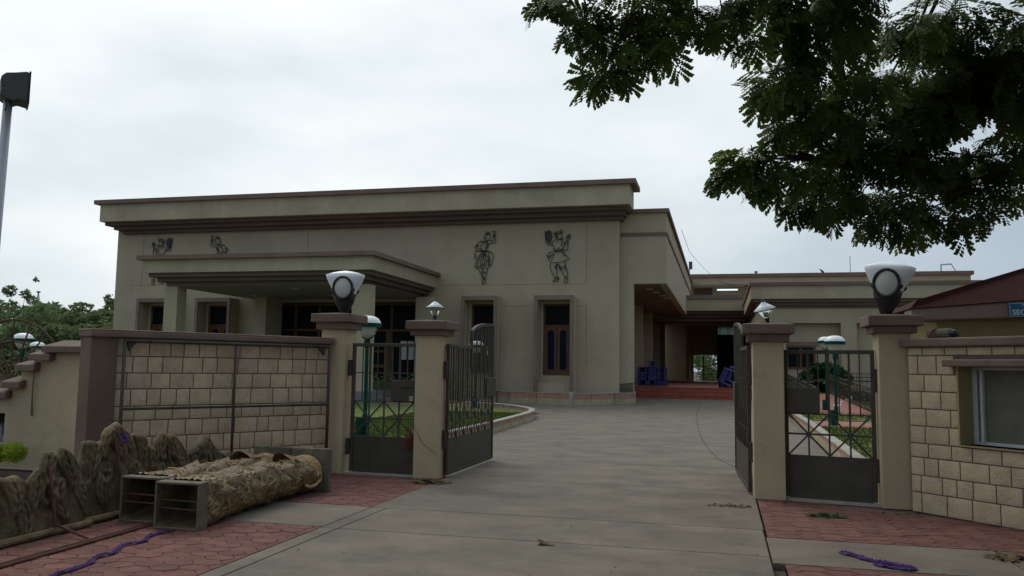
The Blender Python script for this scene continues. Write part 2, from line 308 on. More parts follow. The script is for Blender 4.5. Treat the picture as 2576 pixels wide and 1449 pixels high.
def smooth(path, n=4):
    o = []; P = [Vector((*p, 0)) for p in path]; P = [P[0]]+P+[P[-1]]
    for i in range(1, len(P)-2):
        for k in range(n):
            t = k/n; a, b, c, d = P[i-1:i+3]; q = .5*((2*b)+(c-a)*t+(2*a-5*b+4*c-d)*t*t+(3*b-a-3*c+d)*t**3); o.append((q.x, q.y))
    return o+[tuple(path[-1])]
kerb(smooth([(-5.45, 14.4), (-5.44, 17), (-5.44, 20.2), (-5.5, 22.5), (-5.6, 24.8), (-5.8, 26.3), (-6.1, 27.4), (-6.7, 28.6), (-7.6, 29.9), (-9.2, 31.0), (-13, 32.6), (-20, 34)], 3), 'rounded terracotta and cream kerb curving round the lawn left of the driveway')
kerb([(2.22, 28.6), (2.2, 26.5), (2.2, 24.5), (2.18, 22.7), (2.12, 20), (2.08, 18), (2.05, 16), (2.0, 14), (1.98, 12.4)], 'straight terracotta kerb beside the right lawn, seen through the right pedestrian gate')
kerb([(-15, 39.6), (-10.8, 38.4), (-9.4, 37.1), (-8, 36.5), (-6.4, 36.15), (-5.5, 36.45), (-4.95, 37.3), (-4.72, 38.2), (-4.0, 38.4), (-3.9, 39.2), (-4.0, 40.8)], 'low planter kerb at the foot of the hall facade', h=.52, wd=.2)
build('planter_bed', MB().prism([(-15, 39.8), (-10.7, 38.6), (-9.3, 37.3), (-6.4, 36.35), (-5.6, 36.7), (-4.9, 38.4), (-4.15, 38.6), (-4.1, 40.9), (-15, 40.9)], 0, .40, 2), 'ground', kind='structure')
for px in (-10.25, -6.35):
    build('kerb_post', MB().box(px-.09, px+.09, 36.1 if px > -8 else 37.6, 36.5 if px > -8 else 38.0, -.02, .56), 'concp', bevel=.01)
kp = [o for o in bpy.data.objects if o.name.startswith('kerb_post')]
props(kp[0], 'short pale concrete post in the planter kerb below the left of the two open windows', 'post', 'posts in the planter kerb'); props(kp[1], 'short pale concrete post in the planter kerb below the rightmost window', 'post', 'posts in the planter kerb')
# ------------------------------------------------------------------ the hall (main building)
YF = 38.65; XL, XR = -31.97, -4.57
H = thing('hall_building', (-18, YF, 0), 'large beige hall with stepped brown cornice, projecting porch and four deep windows', 'building')
def bsplit(nm, ma, bx):
    for b in bx: build(nm, MB().box(*b), ma, H)
def bpart(nm, ma, bx, **k):
    if nm in ('porch_pier', 'plaster_joint', 'back_window_frame', 'wing_wall', 'portico_back_wall', 'wing_band', 'dark_screen', 'side_block_surround', 'surround_side'): return bsplit(nm, ma, bx)
    mb = MB()
    for b in bx: mb.box(*b)
    return build(nm, mb, ma, H, **k)
dl, dr = atY(682, 800, YF).x, atY(1045, 800, YF).x            # glazed entrance below the porch
ztop = 4.75
W1 = [(343, 436), (490, 596), (1160, 1250), (1343, 1443)]        # trims in sight-line units
YT = YF-.82
wins = []
for i, (a, b) in enumerate(W1):
    xa, xb = atY(a, 760, YT).x, atY(b, 760, YT).x
    if i == 0: xb = xa+2.05
    if i == 1: xb = xa+2.05
    wins.append((xa, xb))
# wall with openings: columns between the openings, lintel above
ops = sorted([(a+.28, b-.28, 1.25, 4.62) for a, b in wins]+[(dl, dr, .55, ztop)])
cur = XL; bx = []
for a, b, z0, z1 in ops:
    bx.append((cur, a, YF, YF+.4, 0, 4.62)); bx.append((a, b, YF, YF+.4, 0, z0))
    if z1 > 4.62: pass
    cur = b
bx.append((cur, XR, YF, YF+.4, 0, 4.62)); bx.append((XL, dl, YF, YF+.4, 4.62, 9.05)); bx.append((dr, XR, YF, YF+.4, 4.62, 9.05)); bx.append((dl, dr, YF, YF+.4, ztop, 9.05))
bpart('wall', 'plaster', bx); bpart('wall', 'plaster', [(XR-.4, XR, YF+.4, 44, 0, 8.7)]); bpart('side_wall', 'plaster', [(XL, XL+.4, YF+.4, 66, 0, 9.05), (XL+.4, -7.6, 65.6, 66, 0, 9.05)])
# thin panel joints in the plaster
gv = []
gx = [atY(775, 600, YF).x, atY(1476, 620, YF).x, atY(360, 640, YF).x]
for x in gx: gv.append((x-.012, x+.012, YF-.004, YF+.001, 5.6, 8.5))
gv.append((XL+1, -26.5, YF-.004, YF+.001, 5.72, 5.74)); gv.append((-14, gx[1], YF-.004, YF+.001, 5.54, 5.56)); gv.append((gx[1]-.012, gx[1]+.012, YF-.004, YF+.001, 1.0, 4.52)); gv.append((-10.1, -8.7, YF-.004, YF+.001, 4.50, 4.52)); gv.append((-6.6, gx[1], YF-.004, YF+.001, 4.50, 4.52))
bpart('plaster_joint', 'trim', gv)
bpart('parapet', 'fascia', [(-32.12, -3.95, 37.35, 39.2, 9.03, 9.95), (-32.12, -7.6, 39.2, 66.3, 9.03, 9.95)]); bpart('coping', 'cope', [(-32.40, -3.66, 37.18, 39.3, 9.95, 10.17), (-32.40, -7.5, 39.3, 66.6, 9.95, 10.17)])
for k, (z0, z1, o) in enumerate(((8.87, 9.03, .35), (8.69, 8.87, .68), (8.52, 8.69, 1.0))): bpart('cornice_band', 'band', [(-32.15+o*.25-.0+(.35 if k else .1)*k*.6, -3.95-o*.45, 37.35+o, 39.1, z0, z1)])
bpart('roof_slab', 'soffit', [(XL, -7.6, YF+.41, 66, 9.0, 9.02), (-7.6, XR-.41, YF+.41, 46, 8.6, 8.68)])
# window surrounds and windows
for i, (a, b) in enumerate(wins):
    t = .30; zt = 4.95
    bpart('window_surround', 'trim', [(a, a+t*.55, YT, YT+.1, .0, zt), (b-t*.55, b, YT, YT+.1, .0, zt), (a+t*.55, b-t*.55, YT, YT+.1, zt-.2, zt)])
    bpart('surround_side', 'plaster', [(a+.01, a+.16, YT+.1, YF, 0, zt-.01), (b-.16, b-.01, YT+.1, YF, 0, zt-.01), (a+.16, b-.16, YT+.1, YF, zt-.2, zt-.01)])
    bpart('window_apron', 'plaster', [(a+.16, b-.16, YT+.35, YF, 0, .90)])
    xa, xb = a+.28, b-.28; y = YF+.14; fw = .09
    fr = MB(); fr.box(xa, xa+fw, y-.08, y+.06, 1.25, 4.62); fr.box(xb-fw, xb, y-.08, y+.06, 1.25, 4.62); fr.box(xa+fw, xb-fw, y-.08, y+.06, 4.53, 4.62); fr.box(xa+fw, xb-fw, y-.08, y+.06, 1.25, 1.36); fr.box(xa+fw, xb-fw, y-.08, y+.06, 3.52, 3.62)
    wn = build('window', fr, 'wood', H, bevel=.01)
    build('pane', MB().box(xa+fw, xb-fw, y, y+.02, 3.62, 4.53), 'glassd', wn)
    c = (xa+xb)/2
    for s0, s1 in ((xa+fw, c-.02), (c+.02, xb-fw)):
        lf = MB(); q = .115; w_ = s1-s0; zb, zt2 = 1.36, 3.52; ar = []
        lf.box(s0, s0+q, y-.05, y+.03, zb, zt2); lf.box(s1-q, s1, y-.05, y+.03, zb, zt2); lf.box(s0+q, s1-q, y-.05, y+.03, zb, zb+.16)
        r = (w_-2*q)/2; cc = (s0+s1)/2; pts_ = [(cc-r, zt2), (cc-r, zt2-.30)]+[(cc-r*math.cos(u), zt2-.30+.16*math.sin(u)) for u in [math.pi*k/8 for k in range(1, 8)]]+[(cc+r, zt2-.30), (cc+r, zt2)]
        for k in range(1, len(pts_)-1): 
            if k < len(pts_)-1: lf.prism([(pts_[k][0], pts_[k][1]), (pts_[k+1][0], pts_[k+1][1]) if k+1 < len(pts_)-1 else pts_[-2], (pts_[k+1][0], zt2) if k+1 < len(pts_)-1 else (pts_[-1][0], zt2), (pts_[k][0], zt2)], y-.05, y+.03)
        build('shutter_leaf', lf, 'wood', wn); build('pane', MB().box(s0+q*.9, s1-q*.9, y, y+.015, zb+.1, zt2-.05), 'glassb', wn)
# entrance glazing
e = MB(); y = YF+.22
xs = [dl+(dr-dl)*k/6 for k in range(7)]
for k, x in enumerate(xs): e.box(x-.07, x+.07, y-.06, y+.06, .55, ztop)
for k in range(6):
    for z in (ztop-.1, 3.35): e.box(xs[k]+.07, xs[k+1]-.07, y-.05, y+.05, z-.06, z+.06)
en = build('entrance_frame', e, 'wood', H)
for k in range(6):
    build('pane', MB().box(xs[k]+.07, xs[k+1]-.07, y, y+.02, 3.41, ztop-.16), 'glassd', en); build('pane', MB().box(xs[k]+.07, xs[k+1]-.07, y, y+.02, .56, 3.29), 'glassd', en)
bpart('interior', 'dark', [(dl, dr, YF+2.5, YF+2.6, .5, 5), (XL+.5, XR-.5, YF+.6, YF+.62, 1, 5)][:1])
for k in (3, 4):                                                # heavy wooden door rails in the middle
    m_ = (xs[k]+xs[k+1])/2
    d = MB(); d.box(xs[k]+.07, xs[k]+.27, y-.09, y-.02, .56, 3.29); d.box(xs[k+1]-.27, xs[k+1]-.07, y-.09, y-.02, .56, 3.29); d.box(xs[k]+.27, xs[k+1]-.27, y-.09, y-.02, 1.5, 1.65); d.box(xs[k]+.27, xs[k+1]-.27, y-.09, y-.02, .56, .85); d.box(xs[k]+.27, xs[k+1]-.27, y-.09, y-.02, 2.25, 2.36)
    build('entrance_door', d, 'wood', H)
# porch
bpart('porch_coping', 'cope', [(-24.30, -13.32, 30.55, 37.17, 5.97, 6.15), (-24.30, -13.32, 37.17, YF-.003, 5.97, 6.15)][:1]+[(-24.30, -13.32, 37.17, YF-.003, 5.975, 6.145)])
bpart('porch_fascia', 'fascia', [(-24.06, -13.50, 30.75, YF-.003, 5.42, 5.97)])
for z0, z1, o in ((5.25, 5.42, .16), (5.08, 5.25, .40), (4.92, 5.08, .66)): bpart('porch_band', 'band', [(-24.06+o, -13.5-o, 30.75+o, YF-.003, z0, z1)])
bpart('porch_soffit', 'soffit', [(-23.3, -14.3, 31.5, YF-.003, 4.905, 4.92)])
for (a, b) in ((-23.52, -22.88), (-14.66, -13.92)): bpart('porch_column', 'plaster', [(a, b, 31.5, 32.15, .0, 4.905)])
px0, px1 = atY(655, 800, YF-1).x, atY(684, 800, YF-1).x
bpart('porch_pier', 'plaster', [(px0, px1, YF-1.6, YF-.003, 0, 4.905), (atY(1045, 800, YF-.8).x, atY(1085, 800, YF-.8).x, YF-.8, YF-.003, 0, 4.905)])
bpart('porch_floor', 'grey', [(-23.6, -13.8, 31.3, YF-.003, 0, .55)])
for k in range(3): bpart('entrance_step', 'grey', [(-19.5, -14.8, 30.1+k*.4, 31.3, k*.18, k*.18+.18)])
for (a, b) in ((640, 743), (648, 756), (745, 726), (835, 742), (910, 720)):
    p = meet(a, b, 2, 4.89); mb = MB().lathe([(0.001, 4.87), (.16, 4.87), (.2, 4.904)], p.x, p.y, 16); build('ceiling_light', mb, 'opal', H)
p0, p1 = atY(1008, 858, YF+.1), atY(1040, 905, YF+.1)
nb = MB(); nb.box(p0.x, (p0.x+p1.x)/2-.03, YF+.10, YF+.13, p1.z, p0.z); nb.box((p0.x+p1.x)/2+.03, p1.x, YF+.10, YF+.13, p1.z, p0.z)
o = build('notice_board', nb, 'paper'); props(o, 'white notice sheets pinned beside the entrance door', 'notice')
# wing with the portico
WY = 39.15; WL = atY(1594, 713, WY).x; WX = atY(1677, 711, WY).x; WB, WT = 5.58, 8.93; e_ = meet(1727, 780, 0, WX); YB = e_.y; UB = 74.0
bpart('wing_front_wall', 'plaster', [(XR+.003, WL, WY, WY+.35, 0, WB), (XR+.003, WX-.35, WY, WY+.35, WB, WT-.01)])
bpart('wing_side_wall', 'plaster', [(WX-.35, WX, WY, YB, WB, WT-.01), (WX-.35, WX, YB, UB-1.6, 6.9, WT-.01)])
bpart('wing_coping', 'cope', [(XR-.35, WX+.13, WY-.14, UB, WT-.01, WT+.17)])
bpart('wing_band', 'cope', [(XR+.01, WX+.05, WY-.05, WY-.003, 7.83, 7.99), (WX+.003, WX+.05, WY-.003, UB-1.6, 7.83, 7.99)])
bpart('wing_wall', 'hall', [(-5.6, -5.3, 46, UB+3, 0, WB+.3)]); bpart('wing_soffit', 'soffitb', [(-5.3, WX-.36, WY+.36, YB, WB+.005, WB+.02)])
bpart('wing_roof', 'soffit', [(XR, WX-.36, WY+.36, UB, WT-.2, WT-.02)])
for px in (1617, 1642, 1660, 1673):
    y = meet(px, 900, 0, -4.7).y; build('portico_fin', MB().box(-5.3, -4.7, y, y+.22, .62 if y > 47.9 else 0, WB), 'plaster', H)
for (a, b) in ((1633, 727), (1651, 735), (1668, 743), (1680, 749)):
    p = meet(a, b, 2, WB); build('ceiling_light', MB().lathe([(0.001, WB-.035), (.16, WB-.035), (.19, WB+.004)], min(p.x, WX-.5), min(p.y, YB-2), 16), 'opal', H)
HB = 78.0
def hx_(px): return atY(px, 900, HB).x
xa, xb, xc_, xd = hx_(1745), hx_(1805), hx_(1799), hx_(1880); za, zb_ = atY(1803, 822, HB).z, atY(1803, 842, HB).z; zd = atY(1760, 893, HB).z
bpart('portico_back_wall', 'hall', [(-6, xa, HB, HB+.3, 0, 9), (xa, xb, HB, HB+.3, zd, 9), (xb, xd, HB, HB+.3, 0, zb_), (xb, xd, HB, HB+.3, za, 9)])
bpart('back_window_frame', 'glassd', [(x-.03, x+.03, HB-.05, HB-.003, zb_, za) for x in (xb+.02, hx_(1812), hx_(1832), hx_(1837), hx_(1858))]+[(hx_(1770)-.04, hx_(1770)+.04, HB-.08, HB-.003, .62, zd), (xb, xd, HB-.07, HB-.003, zb_-.07, zb_)])
build('frosted_pane', MB().box(xb, xd, HB+.1, HB+.12, zb_, za), 'frost', H)
bpart('back_pier', 'hall', [(hx_(1728), hx_(1736), HB-1.5, HB-.003, .62, 6.2)]); bpart('dark_screen', 'dark', [(xb-.05, xd, HB-1.5, HB-1.4, .62, zb_-.2), (xb-.05, xd, HB-1.5, HB-1.4, za+.1, 6.6)])
# balcony level over the portico
BZ = lambda py: atY(1790, py, YB).z
bpart('balcony_fascia', 'plaster', [(WX+.003, 1.75, YB, YB+.4, BZ(781.5), BZ(752))]); bpart('balcony_coping', 'trim', [(WX+.003, 1.75, YB-.1, YB+.5, BZ(752), BZ(742.5))])
for z0, z1, o in ((BZ(789), BZ(781.5), .3), (BZ(797), BZ(789), .6), (BZ(806), BZ(797), .9)): bpart('balcony_band', 'band', [(-5.3, 1.7, YB+o, YB+3, z0, z1)])
bpart('balcony_floor', 'hall', [(-5.3, 1.7, YB+3, HB-.003, 5.6, 6.6), (WL, 1.7, YB+.4, YB+3, BZ(780), BZ(756))][:1])
UZ = lambda py: atY(1800, py, UB-1.7).z
bpart('upper_wall', 'plaster', [(-4, 19.2, UB, UB+.4, 6.6, UZ(716)), (-4, 19.2, UB-1.6, UB+.4, UZ(716), UZ(698))]); bpart('upper_coping', 'cope', [(-4, 19.4, UB-1.8, UB+.6, UZ(698), UZ(689.5))]); bpart('upper_beam', 'trim', [(WX+.01, 1.9, UB-1.75, UB-1.603, UZ(722), UZ(716))])
bpart('upper_door', 'band', [(atY(1746, 725, UB-.05).x, atY(1792, 725, UB-.05).x, UB-.06, UB-.003, 6.7, atY(1750, 726, UB).z)])
build('switch_plate', MB().box(atY(1803, 760, UB-.05).x-.07, atY(1803, 760, UB-.05).x+.07, UB-.05, UB-.003, atY(1803, 755, UB).z, atY(1803, 750, UB).z), 'paper', H)
ta, tb = atY(1804, 729, UB-1.0), atY(1856, 729, UB-1.0)
t = thing('tube_light', (ta.x, UB-1.0, ta.z), 'lit white fluorescent tube under the balcony ceiling', 'light'); build('tube', MB().tube([(ta.x, UB-1.0, ta.z), (tb.x, UB-1.0, ta.z)], .07, 10), 'tube', t); build('batten', MB().box(ta.x-.03, tb.x+.03, UB-1.03, UB-.97, ta.z+.06, ta.z+.14), 'dark', t)
# right single-storey block
YR = 48.0; RX = 2.04
bpart('side_block_wall', 'plaster', [(RX, 3.45, YR, YR+.45, 0, 5.03), (3.45, 6.28, YR+.45, YR+.8, 0, 5.03), (3.45, 6.28, YR, YR+.45, 4.23, 5.03), (6.28, 7.08, YR, YR+.45, 0, 5.03), (7.08, 9.9, YR+.45, YR+.8, 0, 5.03), (7.08, 9.9, YR, YR+.45, 4.23, 5.03), (9.9, 10.8, YR, YR+.45, 0, 5.03), (10.8, 14, YR+.45, YR+.8, 0, 5.03), (10.8, 14, YR, YR+.45, 4.23, 5.03), (14, 22, YR, YR+.45, 0, 5.03), (RX, RX+.4, YR+.45, YB, 0, 5.03), (RX, RX+.4, YB, HB, 0, 5.9)])
for z0, z1, o in ((5.36, 5.53, .12), (5.19, 5.36, .26), (5.02, 5.19, .40)): bpart('side_block_band', 'band', [(RX-.42+o, 22, YR-.42+o, UB-1.9, z0, z1)])
bpart('side_block_fascia', 'fascia', [(RX-.42, 22, YR-.42, UB-1.9, 5.53, 6.25)]); bpart('side_block_coping', 'cope', [(RX-.50, 22, YR-.52, UB-1.9, 6.25, 6.43)])
bpart('side_block_surround', 'trim', [(3.25, 5.15, YR+.38, YR+.44, 3.0, 3.22), (3.25, 3.42, YR+.38, YR+.44, 1.6, 3.0)])
fr = MB(); y = YR+.40
for x in (3.46, 4.17, 4.88): fr.box(x, x+.12, y-.05, y+.04, 1.74, 3.0)
fr.box(3.58, 4.88, y-.04, y+.03, 1.74, 1.84); fr.box(3.58, 4.88, y-.04, y+.03, 2.9, 3.0)
wn = build('window', fr, 'wood', H); build('pane', MB().box(3.58, 4.88, y, y+.02, 1.84, 2.9), 'glassd', wn)
# steps and portico floor
for k in range(3): bpart('portico_step', 'redstep', [(-4.7, 1.6, 47.0+k*.32, 47.9, k*.207, k*.207+.175)]); 
for k in range(3): bpart('step_nosing', 'redtile', [(-4.7, 1.6, 46.97+k*.32, 47.9, k*.207+.175, k*.207+.207)])
bpart('portico_floor', 'redtile', [(-4.75, 2.04, 47.9, HB, 0, .62)])
# right terrace with retaining wall
bpart('terrace', 'concp', [(1.9, 22, 46.0, YR-.003, 0, .58)]); bpart('terrace_paving', 'redtile', [(1.9, 22, 45.95, YR-.003, .58, .62)])
ramp = MB().add([(3.2, 31.2, .14), (5.2, 31.2, .14), (5.2, 46, .60), (3.2, 46, .60), (3.2, 31.2, 0), (5.2, 31.2, 0), (5.2, 46, 0), (3.2, 46, 0)], [(0, 1, 2, 3), (0, 4, 5, 1), (1, 5, 6, 2), (3, 7, 4, 0)])
build('ramp', ramp, 'redtile', kind='structure')
def railing(x, y0, y1, z0, z1, label, n, along='y', xe=None):
    t = thing('railing', (x, y0, z0), label, 'railing', None); L = lambda s: (x+(xe-x)*s, y0, z0) if along == 'x' else (x, y0+(y1-y0)*s, z0+(z1-z0)*s)
    a, b = Vector(L(0)), Vector(L(1))
    for h in (.9, .72, .12): build('rail', MB().tube([a+Vector((0, 0, h)), b+Vector((0, 0, h))], .022, 6), 'steel', t)
    bar = None
    for i in range(n+1):
        p = Vector(L(i/n))
        if bar is None: bar = build('baluster', MB().tube([p, p+Vector((0, 0, .88))], .014, 5), 'steel', t)
        else: inst(bar.data, t, p-a+ORG[t.name], 'baluster')
railing(3.25, 31.4, 45.9, .14, .60, 'thin steel handrail on the left side of the ramp behind the right gate', 40)
railing(5.15, 31.4, 45.9, .14, .60, 'thin steel handrail on the right side of the ramp, beside the cycad', 40)
railing(5.3, 46.1, 46.1, .62, .62, 'steel railing along the terrace edge in front of the side block', 36, 'x', 14)
t = thing('railing', (-4.5, 38.8, .4), 'small dark barred grille at the foot of the hall corner, left of the red steps', 'railing')
for i in range(14):
    u = i/13; build('baluster', MB().tube([(-4.52+.55*u, 38.8+.25*u, .42+.10*u), (-4.52+.55*u, 38.8+.25*u, .92+.04*u)], .012, 5), 'black', t)
for z in (.46, .88): build('rail', MB().tube([(-4.55, 38.8, z), (-3.94, 39.06, z+.06)], .016, 5), 'black', t)
# wire-art dancers on the facade
FEM = [[(610,245),(580,270),(560,320),(545,360),(555,395),(590,410),(640,395),(665,350),(655,300),(635,265),(610,245)],[(565,305),(610,290),(655,300)],[(572,285),(645,285)],[(575,352),(600,345)],[(560,378),(582,386)],[(535,345),(545,360)],[(600,410),(600,432),(520,415),(460,430),(410,480),(365,520),(400,565),(450,605),(490,600),(500,570)],[(440,490),(410,530),(450,560),(490,545)],[(380,505),(430,490)],[(500,430),(520,450),(570,460),(610,440),(630,480),(600,560),(560,590),(500,580),(480,500),(530,470)],[(600,460),(560,560)],[(620,470),(590,570)],[(640,410),(720,410),(715,350),(715,300),(735,260)],[(640,465),(700,455),(760,440),(755,380),(745,310),(750,270)],[(700,262),(695,240),(730,255),(735,235),(750,250),(770,235)],[(712,315),(748,315),(748,345),(712,345),(712,330),(748,330)],[(480,570),(520,600),(560,605),(600,590)],[(485,580),(520,612),(560,617),(600,602)],[(520,600),(450,680),(400,780),(375,900),(400,905),(430,890),(520,855),(580,800),(640,740),(640,660),(600,590)],[(540,630),(470,700),(430,800),(420,890)],[(545,640),(510,700),(480,800),(480,870)],[(550,640),(540,720),(520,850)],[(560,640),(580,720),(580,790)],[(565,640),(620,700),(630,740)],[(600,590),(660,610),(710,660),(730,720),(700,740),(710,780),(690,800),(690,830),(670,850),(665,890),(650,800),(650,700),(620,620)],[(420,600),(380,600),(365,640),(395,690),(375,745),(370,700),(378,650)],[(430,900),(470,970),(530,1080),(525,1110)],[(520,860),(530,960),(535,1060)],[(640,740),(630,880),(600,1000),(580,1080)],[(540,860),(570,870),(600,820)],[(540,900),(570,920),(600,880)],[(540,960),(565,1000),(590,970)],[(480,880),(500,920),(525,900)],[(500,960),(515,1000),(530,990)],[(525,1080),(578,1080),(578,1110),(525,1110),(525,1080),(578,1095)],[(528,1110),(518,1160),(530,1188),(560,1188),(578,1165),(572,1110)]]
MAL = [[(1820,340),(1815,290),(1860,260),(1910,270),(1945,310),(1945,370),(1910,400),(1850,390),(1820,350)],[(1820,295),(1900,300),(1940,290)],[(1818,310),(1880,320)],[(1915,280),(1920,235),(1970,260),(1965,285),(1920,280)],[(1840,330),(1890,350),(1860,358),(1840,345)],[(1840,370),(1870,380)],[(1890,390),(1930,410),(1980,380),(1960,400),(1900,412)],[(1645,250),(1650,320),(1655,380),(1665,450),(1690,495),(1770,500),(1770,470),(1700,450),(1670,380),(1660,300)],[(1645,250),(1670,270),(1655,300)],[(1850,400),(1780,440),(1770,470),(1800,520),(1815,570),(1830,600)],[(1940,400),(1980,450),(1995,500),(1970,570),(1940,610)],[(1870,420),(1870,470)],[(1940,440),(1950,540)],[(1990,480),(2030,450),(2040,400),(2030,360),(2050,340),(2080,315),(2100,340),(2095,390),(2060,430),(2060,520),(2050,590),(2010,600),(1985,570)],[(2045,350),(2060,390)],[(2070,320),(2075,380)],[(2020,440),(2065,435)],[(2010,490),(2060,490)],[(1800,550),(1830,590),(1890,600),(1950,580)],[(1800,580),(1840,612),(1900,622),(1960,597)],[(1870,550),(1875,590)],[(1905,545),(1910,590)],[(1800,610),(1720,640),(1680,690),(1700,720),(1720,785),(1730,720),(1800,650)],[(1690,700),(1760,690)],[(1840,620),(1790,700),(1750,810),(1870,815),(1990,790),(2085,755),(2030,700),(1990,630),(1960,600)],[(1950,620),(2000,700)],[(1750,815),(1740,890),(1770,980),(1830,1080)],[(1870,820),(1860,920),(1865,1050)],[(1880,830),(1920,930),(2010,1060)],[(2005,800),(2020,880),(2050,980),(2060,1060)],[(1870,830),(1840,880),(1810,890)],[(1865,850),(1830,930)],[(1900,860),(1950,910),(1980,900),(2000,860)],[(1920,900),(1960,945)],[(2010,880),(2010,960)],[(1835,1075),(1890,1070),(1895,1100),(1840,1105),(1835,1075),(1895,1090)],[(2000,1065),(2060,1070),(2060,1095),(2005,1090),(2000,1065)],[(1840,1105),(1790,1135),(1800,1150),(1860,1145),(1905,1110),(1890,1075)],[(2010,1095),(2015,1120),(1990,1150),(2020,1170),(2055,1170),(2055,1100)]]
def figure(lines, ox, oz, x, z, flip, label, disc=None):
    k = .002695; f = -1 if flip else 1; mb = MB(); t = thing('dancer_relief', (x, YF-.05, z), label, 'wall art', 'metal line figures of dancers on the facade')
    for L in lines: mb.tube([(x+f*(a-ox)*k, YF-.06, z+(oz-b)*k) for a, b in L], .0175, 5)
    build('metal_outline', mb, 'black', t)
    if disc:
        cx, cz, rx, rz = disc; build('drum_disc', MB().prism([(x+f*(cx-ox+rx*math.cos(u))*k, z+(oz-cz-rz*math.sin(u))*k) for u in [2*math.pi*i/24 for i in range(24)]], YF-.07, YF-.04), 'steelr', t)
figure(FEM, 545, 1190, -11.11, 5.60, 0, 'black metal outline of a woman dancer, arm raised, above the second window from the right')
figure(MAL, 1930, 1170, -7.33, 5.61, 0, 'black metal outline of a turbaned dancer holding a disc, above the rightmost window', (1715, 340, 60, 105))
xm, xf = atY(408, 640, YF).x, atY(553, 640, YF).x
figure(MAL, 1870, 1170, xm, 5.75, 1, 'black metal outline of a drummer half hidden behind the left end of the porch roof', (1715, 340, 60, 105))
figure(FEM, 560, 1190, xf, 5.75, 1, 'black metal outline of a woman dancer, only head and arms showing over the porch roof')
# roof oddments
p = Vector((WX, 66, 0)); RZ = WT+.17; t = thing('roof_floodlight', (WX, p.y, RZ), 'small dark floodlight on the roof edge of the wing', 'floodlight'); build('lamp_head', MB().box(WX+.05, WX+.30, p.y, p.y+.5, RZ+.35, RZ+.9), 'flood', t); build('bracket', MB().tube([(WX, p.y+.2, RZ-.05), (WX+.15, p.y+.2, RZ+.4)], .04, 6), 'flood', t)
cab = [(WX+.2, 50, 9.9), (WX+.3, 60, 9.95), (-1.3, 68, 9.7), (0, 72.1, 9.0), (1.0, 72.2, 8.75)]
o = build('cable', MB().tube(cab, .014, 4), 'wire'); props(o, 'thin cable sagging from the wing roof to the balcony wall', 'cable')
UT = UZ(689.5); x = atY(1902, 690, UB-1).x; t = thing('roof_vent', (x, UB-1, UT), 'small dark mushroom vent on the rear roof edge', 'vent'); build('pipe', MB().tube([(x, UB-1, UT-.02), (x, UB-1, UT+.17)], .07, 8), 'black', t); build('cap', MB().lathe([(.001, UT+.31), (.14, UT+.25), (.16, UT+.17), (.001, UT+.15)], x, UB-1, 12), 'black', t)
p = atY(2069, 684, UB-1); mb = MB().lathe([(.001, -.30), (.035, -.2), (.085, -.05), (.09, .06), (.05, .16), (.055, .21), (.04, .26), (.001, .29)], 0, 0, 10, Matrix.Translation((p.x, UB-1, UT+.17)) @ Matrix.Rotation(-.75, 4, 'Y')); mb.tube([(p.x, UB-1, UT), (p.x+.02, UB-1, UT+.13)], .012, 4); mb.prism([(p.x-.20, UT+.36), (p.x-.29, UT+.33), (p.x-.2, UT+.31)], UB-1.01, UB-.99)
o = build('bird', mb, 'black', smooth=True); props(o, 'small dark bird perched on the rear roof edge', 'bird')
a = atY(2367, 680, UB-1).x; t = thing('roof_ladder', (a, UB-1, UT), 'bent steel ladder rails rising over the rear roof edge', 'ladder')
for d in (0, .5): build('rail', MB().tube([(a+d*.3, UB-1+d, UT-.1), (a+d*.3, UB-1+d, UT+.62), (a+.75+d*.3, UB-1+d, UT+.67), (a+1.15+d*.3, UB-1+d, UT-.05)], .03, 5), 'steel', t)
x = atY(2139, 680, UB-1).x; o = build('antenna', MB().tube([(x, UB-1, UT-.05), (x, UB-1, UT+1.4)], .025, 5), 'steel'); props(o, 'thin antenna rod on the rear roof', 'antenna')
